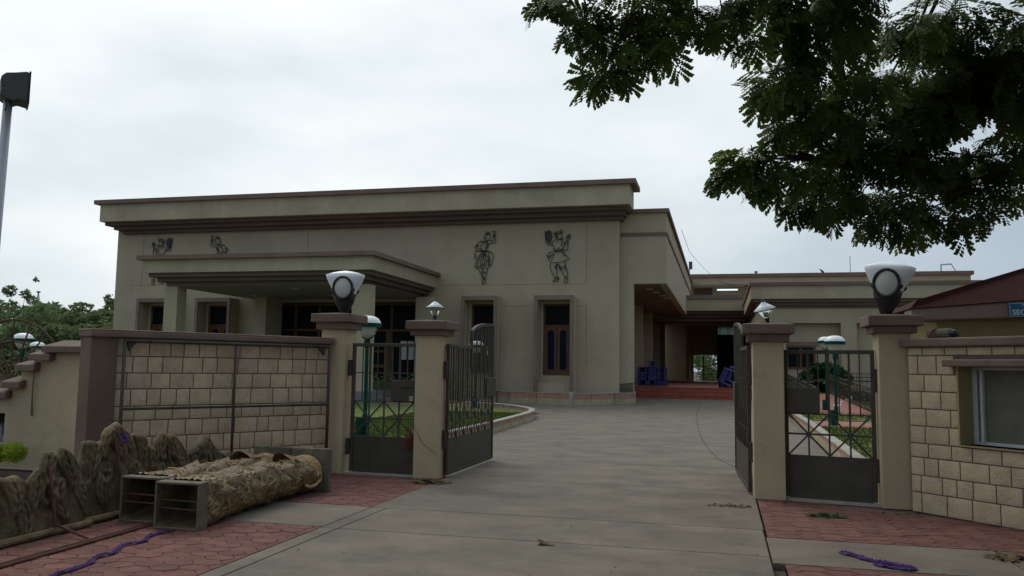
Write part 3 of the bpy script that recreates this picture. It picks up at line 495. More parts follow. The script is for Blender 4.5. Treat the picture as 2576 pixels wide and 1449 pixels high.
# purple stools and tables on the portico landing
def stool(w_, h_, nm='plastic_stool', lab='', cat='stool', grp='purple plastic stools stacked on the portico landing', loc=(0, 0, 0)):
    t = thing(nm, (0, 0, 0), lab, cat, grp); q = w_*.5; tp = .475*w_; build('seat', MB().box(-tp, tp, -tp, tp, h_-.05, h_), 'plast', t, bevel=.015)
    for sx in (-1, 1):
        for sy in (-1, 1):
            a = [(sx*tp*.96, sy*tp*.96), (sx*tp*.45, sy*tp*.96), (sx*tp*.96, sy*tp*.45)]; b = [(sx*q, sy*q), (sx*q*.50, sy*q), (sx*q, sy*q*.50)]
            lg = MB(); th = .03
            lg.add([(a[0][0], a[0][1], h_-.05), (a[1][0], a[1][1], h_-.05), (b[1][0], b[1][1], 0), (b[0][0], b[0][1], 0), (a[0][0], a[0][1]-sy*th, h_-.05), (a[1][0], a[1][1]-sy*th, h_-.05), (b[1][0], b[1][1]-sy*th, 0), (b[0][0], b[0][1]-sy*th, 0)], [(0, 1, 2, 3), (7, 6, 5, 4), (1, 5, 6, 2), (0, 3, 7, 4), (3, 2, 6, 7)])
            lg.add([(a[0][0], a[0][1], h_-.05), (a[2][0], a[2][1], h_-.05), (b[2][0], b[2][1], 0), (b[0][0], b[0][1], 0), (a[0][0]-sx*th, a[0][1], h_-.05), (a[2][0]-sx*th, a[2][1], h_-.05), (b[2][0]-sx*th, b[2][1], 0), (b[0][0]-sx*th, b[0][1], 0)], [(0, 1, 2, 3), (7, 6, 5, 4), (1, 5, 6, 2), (0, 3, 7, 4), (3, 2, 6, 7)])
            build('leg', lg, 'plast', t)
    for sx, sy in ((1, 0), (-1, 0)): build('side_panel', MB().box(sx*q*.80-.01, sx*q*.80+.01, -q*.7, q*.7, h_*.02, h_-.05), 'plast', t)
    build('back_panel', MB().box(-q*.78, q*.78, q*.80-.01, q*.80+.01, h_*.1, h_-.05), 'plast', t)
    return t
st = stool(.57, .37, lab='x')
pos = [('left', 'middle', 'right'), ('bottom', 'middle', 'top')]; first = True; sx0 = atY(1606, 940, 50.2).x+.33
for c in range(3):
    for r in range(3):
        lab = f"purple plastic stool, {pos[1][r]} of the {pos[0][c]} column in the stack beside the portico fins"
        loc = (sx0-.05+c*.56, 50.2, .62+r*.372)
        if first: st.location = loc; st['label'] = lab; first = False
        else: copy_tree(st, loc, lab, random.choice((0, 1, 2))*math.pi/2+random.uniform(-.05, .05))
copy_tree(st, (sx0+.5, 50.2, .62+3*.372), 'single purple stool standing on top of the stack', .1, (.72, .72, .95))
tb0 = thing('plastic_table', (0, 0, 0), 'x', 'table', 'purple plastic tables leaning together by the right gate')
build('table_top', MB().box(-.45, .45, -.45, .45, .0, .05), 'plast', tb0, bevel=.015)
build('apron', MB().box(-.41, .41, -.41, .41, -.20, -.002), 'plast', tb0, bevel=.02)
for sx in (-1, 1):
    for sy in (-1, 1): build('leg', MB().tube([(sx*.36, sy*.36, 0), (sx*.44, sy*.44, -.62)], [.09, .06], 6), 'plast', tb0)
for k, (x, y, z, ry, rx, lab) in enumerate(((.05, 48.7, 1.35, -1.15, .1, 'purple plastic table tilted steeply, leftmost of the leaning tables'), (.42, 48.9, 1.42, -1.25, -.08, 'purple plastic table leaning between the two others'), (.82, 48.8, 1.40, -1.2, .12, 'purple plastic table half hidden behind the right gate leaf'))):
    t = tb0 if k == 0 else copy_tree(tb0, (x, y, z), lab); t.location = (x, y, z); t.rotation_euler = (rx, ry, 0); t['label'] = lab
for x, lab in ((.12, 'purple stool under the leaning tables, left one'), (.78, 'purple stool under the leaning tables, right one')): copy_tree(st, (x, 48.9, .62), lab, .3, (.8, .8, 1.2))
# ------------------------------------------------------------------ gate pillars
def pillar(x0, x1, y0, d, zc, z1, label, light):
    x = (x0+x1)/2; t = thing('gate_pillar', (x, y0+d/2, 0), label, 'pillar', 'cream gate pillars with brown caps'); yc = y0+d/2; hw = (x1-x0)/2
    build('shaft', MB().box(x0, x1, y0, y0+d, 0, zc+.005), 'cream', t, bevel=.012)
    q = .065; build('cap_lower', MB().box(x0-q, x1+q, y0-q, y0+d+q, zc, z1-.125), 'gcope', t, bevel=.01)
    q = .125; mb = MB(); a, b, c, e_ = x0-q, x1+q, y0-q, y0+d+q; mb.box(a, b, c, e_, z1-.125, z1)
    mb.f.pop(-5); o_ = len(mb.v); mb.v.append((x, yc, z1+.035)); mb.f += [(4, 5, o_), (5, 6, o_), (6, 7, o_), (7, 4, o_)]
    build('cap_top', mb, 'gcope', t, bevel=.014)
    return x, yc, z1+.035
c1 = pillar(-5.83, -5.44, 11.5, .4, 2.13, 2.36, 'left outer gate pillar carrying a large fan-shaped lamp, beside the stone wall', 1)
c2 = pillar(-4.30, -3.925, 11.44, .38, 2.04, 2.25, 'left inner gate pillar carrying a small upright hat lamp', 0)
c3 = pillar(.385, .765, 11.05, .36, 1.965, 2.19, 'right inner gate pillar carrying a tilted hat lamp', 0)
c4 = pillar(1.83, 2.19, 10.8, .38, 2.07, 2.28, 'right outer gate pillar carrying a large fan-shaped lamp, joined to the booth wall', 1)
build('pillar_return', MB().box(2.19, 2.36, 10.83, 11.0, 0, 1.9), 'cream', bevel=.01); o = bpy.data.objects['pillar_return']; props(o, 'cream plaster return strip between the right outer pillar and the block wall', 'wall')
def fanlamp(x, y, z, rz, label):
    t = thing('fan_lamp', (0, 0, 0), label, 'lamp', 'fan-shaped lamps on the outer gate pillars'); W = .30; D = .15
    top = [(-.295+.59*i/14, .585+.055*math.sin(math.pi*i/14)) for i in range(15)]
    V = []; F = []; rows = []
    prof = [(0.0, .05), (.12, .09), (.24, .14), (.36, .195), (.46, .25), (.54, .285), (.585, .298)]
    sh = MB()
    for zz, hw in prof[2:]: sh_ = hw
    n = 28; base = len(sh.v); pr = prof[1:]
    for zz, hw in pr:
        dd = D*min(1, hw/.26)
        for j in range(n):
            a = 2*math.pi*j/n; cx_ = math.copysign(abs(math.cos(a))**.8, math.cos(a))*hw; cy_ = math.copysign(abs(math.sin(a))**.8, math.sin(a))*dd; sh.v.append((cx_, cy_, zz))
    for i in range(len(pr)-1):
        for j in range(n): a = i*n+j; b = i*n+(j+1) % n; sh.f.append((a, b, b+n, a+n))
    ctop = len(sh.v)      # domed top
    for s_ in (.66, .33):
        for j in range(n):
            v = sh.v[(len(pr)-1)*n+j]; sh.v.append((v[0]*s_, v[1]*s_, .585+.062*(1-s_**2)))
    sh.v.append((0, 0, .585+.068)); lst = (len(pr)-1)*n
    for j in range(n):
        k2 = (j+1) % n; sh.f.append((lst+j, lst+k2, ctop+k2, ctop+j)); sh.f.append((ctop+j, ctop+k2, ctop+n+k2, ctop+n+j)); sh.f.append((ctop+n+j, ctop+n+k2, len(sh.v)-1))
    build('shade', sh, 'white', t, smooth=True)
    bs = MB()
    for i, (zz, hw, dd) in enumerate(((0, .065, .06), (.06, .09, .075), (.16, .145, .115), (.25, .165, .13), (.33, .155, .12))):
        for j in range(20):
            a = 2*math.pi*j/20; bs.v.append((math.cos(a)*hw, math.sin(a)*dd-.012, zz+(.07*(abs(math.cos(a))**3) if i == 4 else 0)-(.05 if i == 4 and abs(math.cos(a)) < .6 else 0)))
    for i in range(4):
        for j in range(20): a = i*20+j; b = i*20+(j+1) % 20; bs.f.append((a, b, b+20, a+20))
    build('cone_base', bs, 'black', t, smooth=True)
    for sy in (-1, 1):
        y_ = sy*.135; cz = .375
        ring = MB().tube([(.145*math.cos(a), y_-sy*.0+sy*.012*abs(math.sin(a)), cz+.165*math.sin(a)) for a in [2*math.pi*i/28 for i in range(28)]], .02, 7, True); build('ring', ring, 'black', t, smooth=True)
        dm = MB()
        for i in range(6):
            rr = (1-i/5)
            for j in range(24): a = 2*math.pi*j/24; dm.v.append((.135*rr*math.cos(a), y_+sy*.035*(1-rr**2), cz+.155*rr*math.sin(a)))
        for i in range(5):
            for j in range(24): a = i*24+j; b = i*24+(j+1) % 24; dm.f.append((a, b, b+24, a+24) if sy > 0 else (a+24, b+24, b, a))
        build('round_lens', dm, 'opal', t, smooth=True)
        for sx in (-1, 1): build('knuckle', MB().tube([(sx*.15, y_+.02, .335), (sx*.165, y_-.02, .345)], .028, 8), 'black', t)
    t.location = (x, y, z-.01); t.rotation_euler = (0, 0, rz)
fanlamp(c1[0]+.07, c1[1], c1[2], .18, 'large white fan-shaped pillar lamp with black ring, on the left outer pillar')
fanlamp(c4[0]-.05, c4[1], c4[2], -.1, 'large white fan-shaped pillar lamp with black ring, on the right outer pillar under the tree'); bpy.data.objects['fan_lamp.001'].rotation_euler = (0, .10, -.35)
def hatlamp(x, y, z, rot, label):
    t = thing('hat_lamp', (0, 0, 0), label, 'lamp', 'small hat lamps on the inner gate pillars')
    build('socket', MB().lathe([(.001, -.02), (.026, -.02), (.026, .05), (.033, .05), (.033, .075), (.001, .075)], 0, 0, 14), 'black', t, smooth=False)
    build('glass_cone', MB().lathe([(.034, .07), (.05, .10), (.085, .15), (.115, .185)], 0, 0, 20), 'glass', t, smooth=True)
    sp = MB().tube([(.024*math.cos(a), .024*math.sin(a), .085+a*.0032) for a in [i*.6 for i in range(38)]], .009, 6); build('spiral_bulb', sp, 'opal', t, smooth=True)
    build('hat', MB().lathe([(.135, .182), (.138, .188), (.075, .235), (.03, .27), (.022, .285), (.001, .285)], 0, 0, 24), 'white', t, smooth=True)
    build('hat_rim', MB().lathe([(.136, .176), (.142, .182), (.136, .190)], 0, 0, 24), 'black', t); build('finial', MB().lathe([(.02, .28), (.024, .295), (.012, .312), (.001, .315)], 0, 0, 12), 'black', t)
    t.location = (x, y, z-.015); t.rotation_euler = rot
hatlamp(c2[0]+.03, c2[1], c2[2], (0, 0, 0), 'small white hat lamp with clear cone glass standing upright on the left inner pillar')
hatlamp(c3[0]+.015, c3[1], c3[2], (.05, -.28, .5), 'small white hat lamp leaning over to the left on the right inner pillar')
# ------------------------------------------------------------------ gates
def bar(nm, parent, a, b, wd, dp, ma='steel'):
    a, b = Vector(a), Vector(b); L = (b-a).length; me = bpy.data.meshes.get('unit_bar_'+ma)
    if not me:
        mb = MB().box(-.5, .5, -.5, .5, 0, 1); me = bpy.data.meshes.new('unit_bar_'+ma); me.from_pydata(mb.v, [], mb.f); me.materials.append(M[ma])
    o = bpy.data.objects.new(nm, me); COL.objects.link(o); o.parent = parent; o.location = a-ORG[parent.name]; o.scale = (wd, dp, L)
    d = (b-a).normalized(); pn = parent['_n']; n_ = Vector(pn); xx = n_.cross(d).normalized() if abs(n_.dot(d)) < .99 else Vector((1, 0, 0)); yy = d.cross(xx)
    o.rotation_euler = Matrix((xx, yy, d)).transposed().to_euler(); return o
def gate(A, B, label, stars, ztop=1.93, arch=False, lockat=.75, hinge=0, n_up=None, zs=(.56, .82, 1.07, 1.49)):
    A, B = Vector((*A, 0)), Vector((*B, 0)); d = (B-A).normalized(); L = (B-A).length; nn = Vector((-d.y, d.x, 0)); P = lambda s, z: A+d*s+Vector((0, 0, z))
    t = thing('metal_gate', A, label, 'gate', 'grey metal gate leaves with star grilles'); t['_n'] = tuple(nn)
    zb, zm, zu, zt = zs; f = .05
    def bx(nm, s0, s1, z0, z1, dp, ma='steel', off=0, bevel=.004):
        mb = MB(); v = [P(s, z)+nn*(q+off) for z in (z0, z1) for s, q in ((s0, -dp/2), (s1, -dp/2), (s1, dp/2), (s0, dp/2))]
        mb.add(v, [(3, 2, 1, 0), (4, 5, 6, 7), (0, 1, 5, 4), (1, 2, 6, 5), (2, 3, 7, 6), (3, 0, 4, 7)]); return build(nm, mb, ma, t, bevel=bevel)
    bx('stile', 0, f, .04, ztop, .045, 'steelr' if arch else 'steel'); bx('sheet_panel', f, L-f, .05, zb, .012)
    bx('bottom_rail', f, L-f, .03, .07, .04)
    if not arch: bx('stile', L-f, L, .04, ztop, .045); bx('top_rail', f, L-f, ztop-.05, ztop, .045)
    n = stars*2; up = n_up or n*2; sp = (L-2*f)/up
    if arch:
        sj = L*.48; bx('top_rail', f, sj, ztop-.055, ztop, .045); bx('stile', L-f, L, .04, ztop+.42, .045)
        pts_ = [(sj+(L-sj)*(1-math.cos(a)), ztop+.22+.20*math.sin(a)) for a in [math.pi/2*i/8 for i in range(9)]]
        bx('arch_post', sj-.045, sj, 1.0 if 0 else ztop-.35, ztop+.25, .045)
        mb = MB()
        for i in range(8):
            a, b = pts_[i], pts_[i+1]
            q = [P(a[0], a[1]-.05)-nn*.022, P(b[0], b[1]-.05)-nn*.022, P(b[0], b[1])-nn*.022, P(a[0], a[1])-nn*.022]; mb.add([*q, *[v+nn*.044 for v in q]], [(0, 1, 2, 3), (7, 6, 5, 4), (3, 2, 6, 7), (1, 0, 4, 5)])
        build('arch_rail', mb, 'steel', t)
        topz = lambda s: ztop-.05 if s < sj else ztop+.2+.2*math.sin(math.acos(max(-1, min(1, 1-(s-sj)/(L-sj)))))-.05
    else: topz = lambda s: ztop-.05
    for i in range(1, up):
        s = f+sp*i; thick = .026 if i % 2 == 0 else .014; bar('bar', t, P(s, zu), P(s, topz(s)), thick, thick)
    for z in (zt, zu, zm): bar('cross_rail', t, P(f, z)-nn*.002, P(L-f, z)-nn*.002, .016 if z != zm else .024, .012)
    for i in range(1, n): bar('bar', t, P(f+2*sp*i*(up/(2*n)) if 0 else f+(L-2*f)*i/n, zb), P(f+(L-2*f)*i/n, zu), .022, .014)
    w_ = (L-2*f)/stars
    for k in range(stars):
        s0, s1 = f+k*w_, f+(k+1)*w_; bar('diagonal', t, P(s0, zu)+nn*.008, P(s1, zb)+nn*.008, .022, .012); bar('diagonal', t, P(s0, zb)-nn*.010, P(s1, zu)-nn*.010, .022, .012)
        c = P((s0+s1)/2, (zb+zu)/2); mb = MB(); pt = [c+(d*math.cos(a)+Vector((0, 0, 1))*math.sin(a))*.035-nn*.02 for a in [math.pi/4*i for i in range(8)]]; mb.add([*pt, *[v+nn*.006 for v in pt]], [tuple(range(8)), tuple(range(15, 7, -1))]+[(i, (i+1) % 8, 8+(i+1) % 8, 8+i) for i in range(8)]); build('boss', mb, 'steel', t)
    return t, P, bx, d, nn, L
g1, P, bx, d, nn, L = gate((-5.38, 11.66), (-4.31, 11.60), 'closed left pedestrian gate between the two left pillars, red rag tied to it', 2, 1.93, n_up=8)
bx('lock_box', L-.40, L-.02, 1.08, 1.39, .05, off=-.03); build('bolt', MB().tube([P(L-.24, 1.30)-nn*.07, P(L-.02, 1.30)-nn*.07], .010, 6), 'steel', g1); build('padlock', MB().box(-4.42, -4.36, 11.54, 11.58, 1.09, 1.16), 'concp', g1)
for z in (1.56, .40): build('hinge', MB().box(-5.43, -5.375, 11.60, 11.68, z-.12, z+.12), 'steelr', g1, bevel=.01)
rg = MB()
for k in range(4): x0 = -4.46+.025*k; rg.tube([(x0, 11.58, .72-.02*k), (x0+.01+.02*math.sin(k), 11.56, .60), (x0-.01, 11.56, .45-.05*(k % 3)), (x0+.02, 11.56, .33+.04*k)], [.004, .009, .007, .002], 5)
o = build('rag', rg, 'redc'); props(o, 'torn red rag tied to the left pedestrian gate', 'rag')
g2, P, bx, d, nn, L = gate((-3.88, 11.66), (-3.86, 14.10), 'left main gate leaf swung open inwards, with curved arched top', 6, 1.93, True, n_up=20)
bx('lock_box', L-.55, L-.10, 1.10, 1.42, .05, off=-.03); bx('lock_plate', L-.14, L+.01, 1.10, 1.42, .07, off=-.02)
for z in (1.55, .55): build('hinge', MB().box(-3.92, -3.87, 11.60, 11.70, z-.13, z+.13), 'steelr', g2, bevel=.01)
build('ribbon', MB().tube([(-3.90, 13.85, 1.95), (-3.92, 13.95, 1.88), (-3.9, 13.86, 1.80), (-3.91, 14.0, 1.90), (-3.9, 13.92, 1.72)], .010, 5), 'yel'); props(bpy.data.objects['ribbon'], 'yellow ribbon scrap tied to the arched gate leaf', 'ribbon')
g3, P, bx, d, nn, L = gate((.35, 11.42), (.22, 13.85), 'right main gate leaf swung open inwards, seen almost edge-on', 6, 1.93, True, n_up=20)
bx('lock_box', L-.55, L-.10, 1.10, 1.42, .05, off=.03); 
for z in (1.55, .55): build('hinge', MB().box(.345, .40, 11.35, 11.45, z-.13, z+.13), 'steelr', g3, bevel=.01)
g4, P, bx, d, nn, L = gate((.77, 11.22), (1.815, 11.00), 'closed right pedestrian gate between the two right pillars, in shade under the tree', 2, 1.87, n_up=8)
bx('lock_box', .0+.04, .43, 1.08, 1.40, .05, off=-.03)
for z in (1.5, .42): build('hinge', MB().box(1.80, 1.87, 10.93, 11.02, z-.14, z+.14), 'steelr', g4, bevel=.01)
# wire hanging on the left inner pillar
build('wire', MB().tube([(-4.31, 11.42, .80), (-4.27, 11.425, .70), (-4.17, 11.43, .52), (-4.05, 11.43, .42), (-3.95, 11.43, .36)], .0025, 4), 'wire'); props(bpy.data.objects['wire'], 'thin loose wire hanging across the left inner pillar', 'wire')
# threshold kerbs beneath pedestrian gates
for a, b in (((-5.44, 11.55), (-4.3, 11.5)), ((.77, 11.1), (1.83, 10.88))): build('threshold', MB().add([(a[0], a[1]+.0, 0), (b[0], b[1], 0), (b[0], b[1]+.25, 0), (a[0], a[1]+.25, 0), (a[0], a[1], .03), (b[0], b[1], .03), (b[0], b[1]+.25, .03), (a[0], a[1]+.25, .03)], [(4, 5, 6, 7), (0, 1, 5, 4)]), 'concp', kind='structure')
# ------------------------------------------------------------------ stone walls
def block_meshes(n=7):
    R = []
    for k in range(n):
        V = []; F = []; nx, nz_ = 6, 5
        for j in range(nz_):
            for i in range(nx):
                u, v = i/(nx-1)-.5, j/(nz_-1); e_ = min(i, nx-1-i, j, nz_-1-j); dd = 0 if e_ == 0 else (.25+.55*abs(noise.noise(Vector((i*.9+k*5, j*.8, k*3.1))))+(.3*noise.noise(Vector((i*2.1, j*1.7+k, 9)))))
                V.append((u, -dd, v))
        for j in range(nz_-1):
            for i in range(nx-1): a = j*nx+i; F.append((a, a+1, a+1+nx, a+nx))
        o_ = len(V); ring = [(i, 0) for i in range(nx)]+[(nx-1, j) for j in range(1, nz_)]+[(i, nz_-1) for i in range(nx-2, -1, -1)]+[(0, j) for j in range(nz_-2, 0, -1)]
        for i, j in ring: v = V[j*nx+i]; V.append((v[0], 1.0, v[2]))
        for q in range(len(ring)): a = ring[q]; b = ring[(q+1) % len(ring)]; F.append((a[1]*nx+a[0], o_+q, o_+(q+1) % len(ring), b[1]*nx+b[0]))
        me = bpy.data.meshes.new('stone_block'); me.from_pydata(V, [], F); me.materials.append(M['stone']); me.polygons.foreach_set('use_smooth', [True]*20+[False]*(len(F)-20)); R.append(me)
    return R
BM = block_meshes()
def stonewall(L, R, length, cop_z, cop_t, s0, s1, zs, label, name, overh, hole=None, back=.2, copR=0, coverL=0, pil=None):
    L = Vector((*L, 0)); d = (Vector((*R, 0))-L).normalized(); n_ = Vector((d.y, -d.x, 0)); ang = math.atan2(d.y, d.x)   # n_ points to the viewer
    P = lambda s, z, q=0: L+d*s+Vector((0, 0, z))+n_*q
    t = thing(name, L, label, 'wall')
    def bx(nm, s0_, s1_, z0, z1, q0, q1, ma, bevel=0):
        mb = MB(); v = [P(s, z, q) for z in (z0, z1) for s, q in ((s0_, q1), (s1_, q1), (s1_, q0), (s0_, q0))]
        mb.add(v, [(3, 2, 1, 0), (4, 5, 6, 7), (0, 1, 5, 4), (1, 2, 6, 5), (2, 3, 7, 6), (3, 0, 4, 7)]); return build(nm, mb, ma, t, bevel=bevel)
    hs = [(s0, s1)] if not hole else None
    if not hole: bx('backing_wall', s0, s1, 0, cop_z-cop_t, -back, -.03, 'mortar')
    else:
        h0, h1, hz0, hz1 = hole
        bx('backing_wall', s0, h0, 0, cop_z-cop_t, -back, -.03, 'mortar'); bx('backing_wall', h0, h1, 0, hz0, -back, -.03, 'mortar'); bx('backing_wall', h0, s1, hz1, cop_z-cop_t, -back, -.03, 'mortar'); bx('backing_wall', h1, s1, 0, hz1, -back, -.03, 'mortar')
    k = 0
    for r in range(len(zs)-1):
        z0, z1 = zs[r], zs[r+1]; g = .0070; s = s0+.004; w0 = random.uniform(.12, .26)
        while s < s1-.05:
            wd = w0 if w0 else random.uniform(.17, .33); w0 = 0; e_ = min(s+wd, s1)
            if s1-e_ < .09: e_ = s1
            segs = [(s, e_)]
            if hole and z1 > hole[2]+.02 and z0 < hole[3]-.02:
                segs = [(a, b) for a, b in ((s, min(e_, hole[0])), (max(s, hole[1]), e_)) if b-a > .06]
            for a, b in segs:
                o = bpy.data.objects.new('stone_block', random.choice(BM)); COL.objects.link(o); o.parent = t; c = P((a+b)/2, z0+g, -.023)
                o.location = c-ORG[t.name]; o.scale = (b-a-2*g, (.016+random.uniform(0, .006)), z1-z0-2*g); o.rotation_euler = (0, 0, ang); k += 1
                # the block's depth axis: local +y goes into the wall
            s = e_
    print(name, 'blocks', k)
    return t, P, bx, d, n_, ang
# left wall runs obliquely from the pilaster to the outer pillar
cA, cB = Vector((-7.39, 8.60)), Vector((-5.60, 11.40)); dd = (cB-cA).normalized(); nn2 = Vector((dd.y, -dd.x)); off = -.08
LA = cA+nn2*off; LB = cB+nn2*off
lw, LP, lbx, ld, ln, lang = stonewall(LA, LB, 3.3, 2.0, .10, .31, 3.38, [0.0, .23, .44, .66, .868, 1.045, 1.262, 1.462, 1.672, 1.90], 'cream stone-block wall with brown coping and pipe frame, left of the gate', 'block_wall', .08)
lbx('coping', -.02, 3.37, 1.90, 1.985, -.42, .08, 'gcope', .02); lbx('coping_top', -.02, 3.37, 1.985, 2.0, -.42, .075, 'tilecope', .006)
lbx('pilaster', .0, .31, 0, 1.90, -.38, .03, 'gcope2', .008)
pipes = MB(); fr_ = lambda s, z: LP(s, z, .10)
for nm, a, b, r in (('pipe', (.37, 1.865), (3.27, 1.865), .023), ('pipe', (.37, 1.865), (.37, .0), .022), ('pipe', (3.27, 1.865), (3.27, .0), .022), ('pipe', (1.82, 1.84), (1.82, .0), .019), ('pipe', (.37, 1.02), (3.27, 1.02), .017)):
    pass
t = thing('pipe_frame', fr_(.37, 0), 'dark steel pipe banner frame standing in front of the left stone wall', 'frame')
for a, b, r in (((.37, 1.862), (3.27, 1.862), .023), ((.37, 1.862), (.37, .0), .022), ((3.27, 1.862), (3.27, .0), .022), ((1.82, 1.84), (1.82, .0), .019), ((.37, 1.02), (3.27, 1.02), .017)): build('pipe', MB().tube([fr_(*a), fr_(*b)], r, 10), 'pipe', t, smooth=True)
for s_ in (.46, 3.16): build('bracket', MB().prism([(0, 0), (.09, 0), (.01, -.09)], 0, .02), 'pipe', None) if 0 else build('bracket', MB().add([fr_(s_-.05, 1.84), fr_(s_+.05, 1.84), fr_(s_+(.03 if s_ > 1 else -.03), 1.74), fr_(s_-.05, 1.84)-ln*.06, fr_(s_+.05, 1.84)-ln*.06, fr_(s_+(.03 if s_ > 1 else -.03), 1.74)-ln*.06], [(0, 1, 2), (5, 4, 3), (0, 3, 4, 1), (1, 4, 5, 2), (2, 5, 3, 0)]), 'pipe', t)
# right wall of the security booth yard
rw, RP, rbx, rd, rn, rang = stonewall((2.12, 10.73), (3.0, 9.78), 2.6, 2.0, .1, .0, 2.7, [0, .23, .425, .63, .79, .99, 1.187, 1.386, 1.583, 1.80, 1.90], 'cream stone-block wall with a deep sliding window, right of the gate', 'block_wall', .08, hole=(.635, 2.4, .815, 1.675), back=.42)
rbx('coping', -.06, 2.75, 1.90, 2.0, -.45, .06, 'gcope', .02); rbx('window_lintel', .53, 2.75, 1.675, 1.755, -.02, .13, 'gcope', .015); rbx('reveal', .625, .645, .8, 1.675, -.41, .012, 'booth'); rbx('sill', .645, 2.38, .80, .815, -.4, .015, 'booth')
wn = rbx('window', .74, .775, .84, 1.655, -.27, -.22, 'alu', .004)
for a, b, c_, e_ in ((.645, 2.4, .815, .85), (.645, 2.4, 1.64, 1.675), (.645, .70, .85, 1.64), (1.27, 1.31, .85, 1.64), (1.33, 1.37, .85, 1.64), (2.0, 2.04, .85, 1.64)): rbx('window_frame', a, b, c_, e_, -.30, -.24, 'alu', .004)
rbx('pane', .70, 2.38, .85, 1.64, -.275, -.27, 'meshg'); rbx('booth_inside', .6, 2.5, .7, 1.8, -.42, -.41, 'dark')
# booth behind the wall
bt = thing('security_booth', (4, 12.5, 0), 'small yellow security booth with sloping dark red roof behind the right wall', 'building')
e = MB(); e.box(2.95, 6.4, 12.75, 15.2, 0, 2.4); build('booth_wall', e, 'booth', bt)
rf = MB(); y0, y1 = 12.40, 15.6; xl, xr = 2.52, 6.8; ym = 14
rf.add([(xl, y0, 2.47), (xr, y0, 2.62), (xr, ym, 3.95), (xl+1.9, ym, 3.75), (xl, y1, 2.47), (xr, y1, 2.62)], [(0, 1, 2, 3), (0, 3, 4), (3, 2, 5, 4)])
rf = MB(); rf.add([(xl, y0, 2.48), (xr, y0, 2.80), (xr, y0+1.5, 3.95), (xl+.10, y0+.05, 2.60), (xl, y1, 2.5), (xr, y1, 2.8), (xr, y0+1.5, 3.95)], [(0, 1, 2, 3), (3, 2, 5, 4), (0, 3, 4)])
build('roof', rf, 'roof', bt)
build('fascia', MB().add([(xl+.02, y0+.02, 2.31), (xr, y0+.02, 2.45), (xr, y0+.02, 2.79), (xl+.02, y0+.02, 2.475), (xl+.02, y0+.5, 2.31), (xr, y0+.5, 2.45), (xr, y0+.5, 2.79), (xl+.02, y0+.5, 2.475)], [(0, 1, 2, 3), (0, 4, 5, 1), (0, 3, 7, 4), (3, 2, 6, 7), (4, 7, 6, 5)]), 'boothf', bt, bevel=.02)
build('soffit', MB().box(xl+.3, xr, y0+.5, 12.78, 2.31, 2.33), 'booth', bt)
# booth sign
sp = atY(2536, 762, y0-.0); sq = atY(2538, 798, y0-.0)
sg = thing('sign_board', (sp.x, y0-.02, sq.z), 'blue bilingual SECURITY sign on the booth fascia', 'sign'); rot = math.radians(2.6)
sw, sh_ = .62, sp.z-sq.z; build('panel', MB().box(sp.x, sp.x+sw, y0-.035, y0-.015, sq.z, sp.z), 'sign', sg, bevel=.003)
bd = MB(); a, b, c_, e_ = sp.x+.008, sp.x+sw-.008, sq.z+.008, sp.z-.008
for q in ((a, b, c_, c_+.004), (a, b, e_-.004, e_), (a, a+.004, c_+.004, e_-.004), (b-.004, b, c_+.004, e_-.004)): bd.box(q[0], q[1], y0-.038, y0-.035, q[2], q[3])
build('border', bd, 'signw', sg)
def text(s_, x, y, z, size, parent, bold=0):
    cu = bpy.data.curves.new('lettering', 'FONT'); cu.body = s_; cu.size = size; cu.extrude = .001; cu.offset = bold; cu.materials.append(M['signw']); o = bpy.data.objects.new('lettering', cu); COL.objects.link(o); o.parent = parent; o.location = Vector((x, y, z))-ORG[parent.name]; o.rotation_euler = (math.pi/2, 0, 0)
    bpy.context.view_layer.update(); me = bpy.data.meshes.new_from_object(o.evaluated_get(bpy.context.evaluated_depsgraph_get())); n_ = bpy.data.objects.new('lettering', me); COL.objects.link(n_); n_.parent = parent; n_.location = o.location; n_.rotation_euler = o.rotation_euler; bpy.data.objects.remove(o); me.materials.clear(); me.materials.append(M['signw']); return n_
text('SECURITY', sp.x+.035, y0-.037, sq.z+.030, .098, sg, .0012); text('सुरक्षा', sp.x+.16, y0-.037, sq.z+sh_*.58, .10, sg, .0010)
# grey box with a red cord lying on the coping
q = RP(.36, 2.0, -.12); t = thing('junction_box', q, 'grey rounded box tied with a red cord, lying on the right wall coping', 'box'); ax = rd
mb = MB().tube([RP(.20, 2.055, -.15), RP(.22, 2.055, -.15), RP(.46, 2.06, -.15), RP(.48, 2.06, -.15)], [.045, .058, .062, .05], 10); build('housing', mb, 'boxend', t, smooth=False); build('cable_end', MB().tube([RP(.48, 2.06, -.15), RP(.52, 2.055, -.15), RP(.56, 2.03, -.16)], [.05, .045, .02], 8), 'black', t)
build('cord', MB().tube([RP(.31, 2.12, -.15), RP(.30, 2.10, -.08), RP(.285, 2.03, -.04), RP(.27, 1.97, .03)], .009, 6), 'redc', t)
